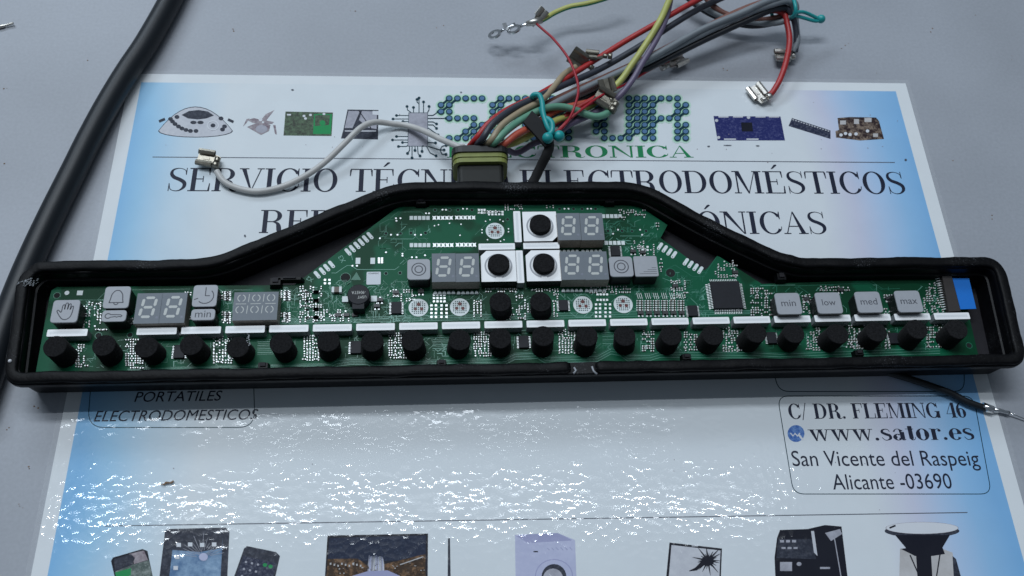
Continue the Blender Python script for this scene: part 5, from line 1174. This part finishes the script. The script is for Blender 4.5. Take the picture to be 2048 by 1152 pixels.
# ------------------------------------------------------------------ turquoise ties
def tie(loc, label, loops, balls, r=0.95):
    t = thing('cable_tie', loc, label, 'cable tie', 'turquoise ball-ended cable ties')
    q = MB()
    lo = lambda z: z if z < 6 else 6 + (z - 6) * 0.7
    for pts in loops: q.tube(spline([tuple(U(x, y, lo(z))) for x, y, z in pts], 8), r, 10)
    q.build('strap', M['teal'], t)
    for x, y, z, rr in balls: g = MB(); g.ball(U(x, y, lo(z)), rr, seg=16, rings=10); g.build('ball_end', M['teal'], t)
tie(U(1100, 270, 10), 'turquoise ball-ended cable tie looped round the wires just behind the plug', [[(1078, 212, 8), (1064, 202, 16), (1066, 191, 21.5), (1078, 190, 23), (1084, 204, 23), (1086, 224, 22.5), (1092, 246, 22), (1100, 262, 21), (1112, 270, 20)], [(1082, 216, 20.5), (1088, 234, 21.5), (1096, 238, 22.5), (1104, 246, 23), (1104, 262, 22.5), (1096, 272, 21.5)]], [(1095.5, 276, 21.5, 2.0), (1118, 272, 20, 2.0)])
tie(U(1600, 30, 6), 'turquoise cable tie at the top edge holding the folded back grey wires', [[(1546, 18, 13), (1544, 30, 9), (1556, 40, 7.5), (1576, 38, 11), (1590, 28, 18), (1590, 8, 21), (1582, -14, 19)], [(1588, 26, 17), (1606, 24, 15), (1626, 32, 12), (1640, 40, 10)], [(1586, 30, 15), (1608, 36, 12), (1630, 42, 10), (1640, 40, 10)]], [(1642, 38, 10, 1.7)], 0.72)

# ------------------------------------------------------------------ single things
pcable = MB(); P = spline([tuple(U(x, y, 4.6)) for x, y in ((372, -70), (341, 0), (294, 84), (255, 143), (216, 208), (179, 277), (148, 340), (108, 420), (72, 496), (40, 570), (12, 645), (-16, 735), (-45, 820))], 10)
pcable.tube(P, 4.2, 24)
tag(pcable.build('power_cable', M['cable']), 'thick black rubber cable lying across the table past the corner of the sheet', 'cable')
lw = thing('loose_wire', U(1900, 790, 1), 'black wire with crimped pin poking out from beneath the housing near the sheet edge', 'wire')
P = spline([tuple(U(x, y, z)) for x, y, z in ((1740, 735, 3), (1800, 752, 3), (1850, 768, 2.6), (1900, 786, 2.2), (1935, 804, 2.0), (1972, 817, 1.9))], 8)
q = MB(); q.tube(P, 1.15, 12); q.build('insulation', M['cable'], lw)
q = MB(); q.tube([tuple(U(x, y, 1.9)) for x, y in ((1964, 812), (1975, 816.5), (1986, 820))], [1.35, 1.45, 1.3], 12); q.build('crimp_sleeve', M['metal_bright'], lw)
q = MB(); q.tube([tuple(U(x, y, z)) for x, y, z in ((1984, 819.5, 1.8), (2000, 821, 1.6), (2010, 824, 1.5), (2018, 826, 1.4))], [0.85, 0.7, 0.6, 0.75], 10); q.build('pin', M['metal_bright'], lw)
q = MB(); q.tube([tuple(U(x, y, z)) for x, y, z in ((2016, 825, 1.4), (2032, 831, 1.2), (2060, 842, 1.0))], 0.22, 6); q.build('bare_strand', M['metal_bright'], lw)
lt = thing('wire_offcut', U(5, 50, 0), 'stripped grey wire end entering at the upper left edge of the table', 'wire')
q = MB(); q.tube(spline([tuple(U(x, y, z)) for x, y, z in ((-40, 62, 0.8), (-10, 56, 0.7), (10, 51, 0.8), (27, 46, 1.0))], 5), [0.7] * 10 + [0.45] * 6, 8); q.build('strand', M['metal'], lt)
random.seed(4)
cr = MB(); c = U(334, 969, 0.6)
for i in range(9): cr.ball((c.x - 1.5 + i * 0.4, c.y + i * 0.09 + random.uniform(-.2, .2), 0.9), random.uniform(0.28, 0.5) * (1 - abs(i - 4) * 0.08), 0, 8, 6, 0.55)
tag(cr.build('crumb', M['crumb']), 'small brown crumb on the pale lower part of the sheet', 'crumb')

random.seed(31)
sp = MB()
for px, py in [(2030, 118), (1752, 145), (1902, 316), (1950, 24), (2022, 112), (60, 935), (12, 180), (70, 815), (470, 60), (700, 25), (1690, 90), (1860, 60), (1985, 430), (8, 325), (180, 120), (880, 60), (1450, 140), (40, 1010), (20, 860), (2010, 900)]:
    for k_ in range(random.randint(1, 3)):
        c = U(px + random.gauss(0, 4), py + random.gauss(0, 4), 0.0); sp.ball((c.x, c.y, 0.05), random.uniform(0.12, 0.32), 0, 6, 4, 0.35)
o = sp.build('table_dust', M['crumb'], kind='stuff'); tag(o, 'tiny brown specks of dust scattered over the grey table', 'dust')
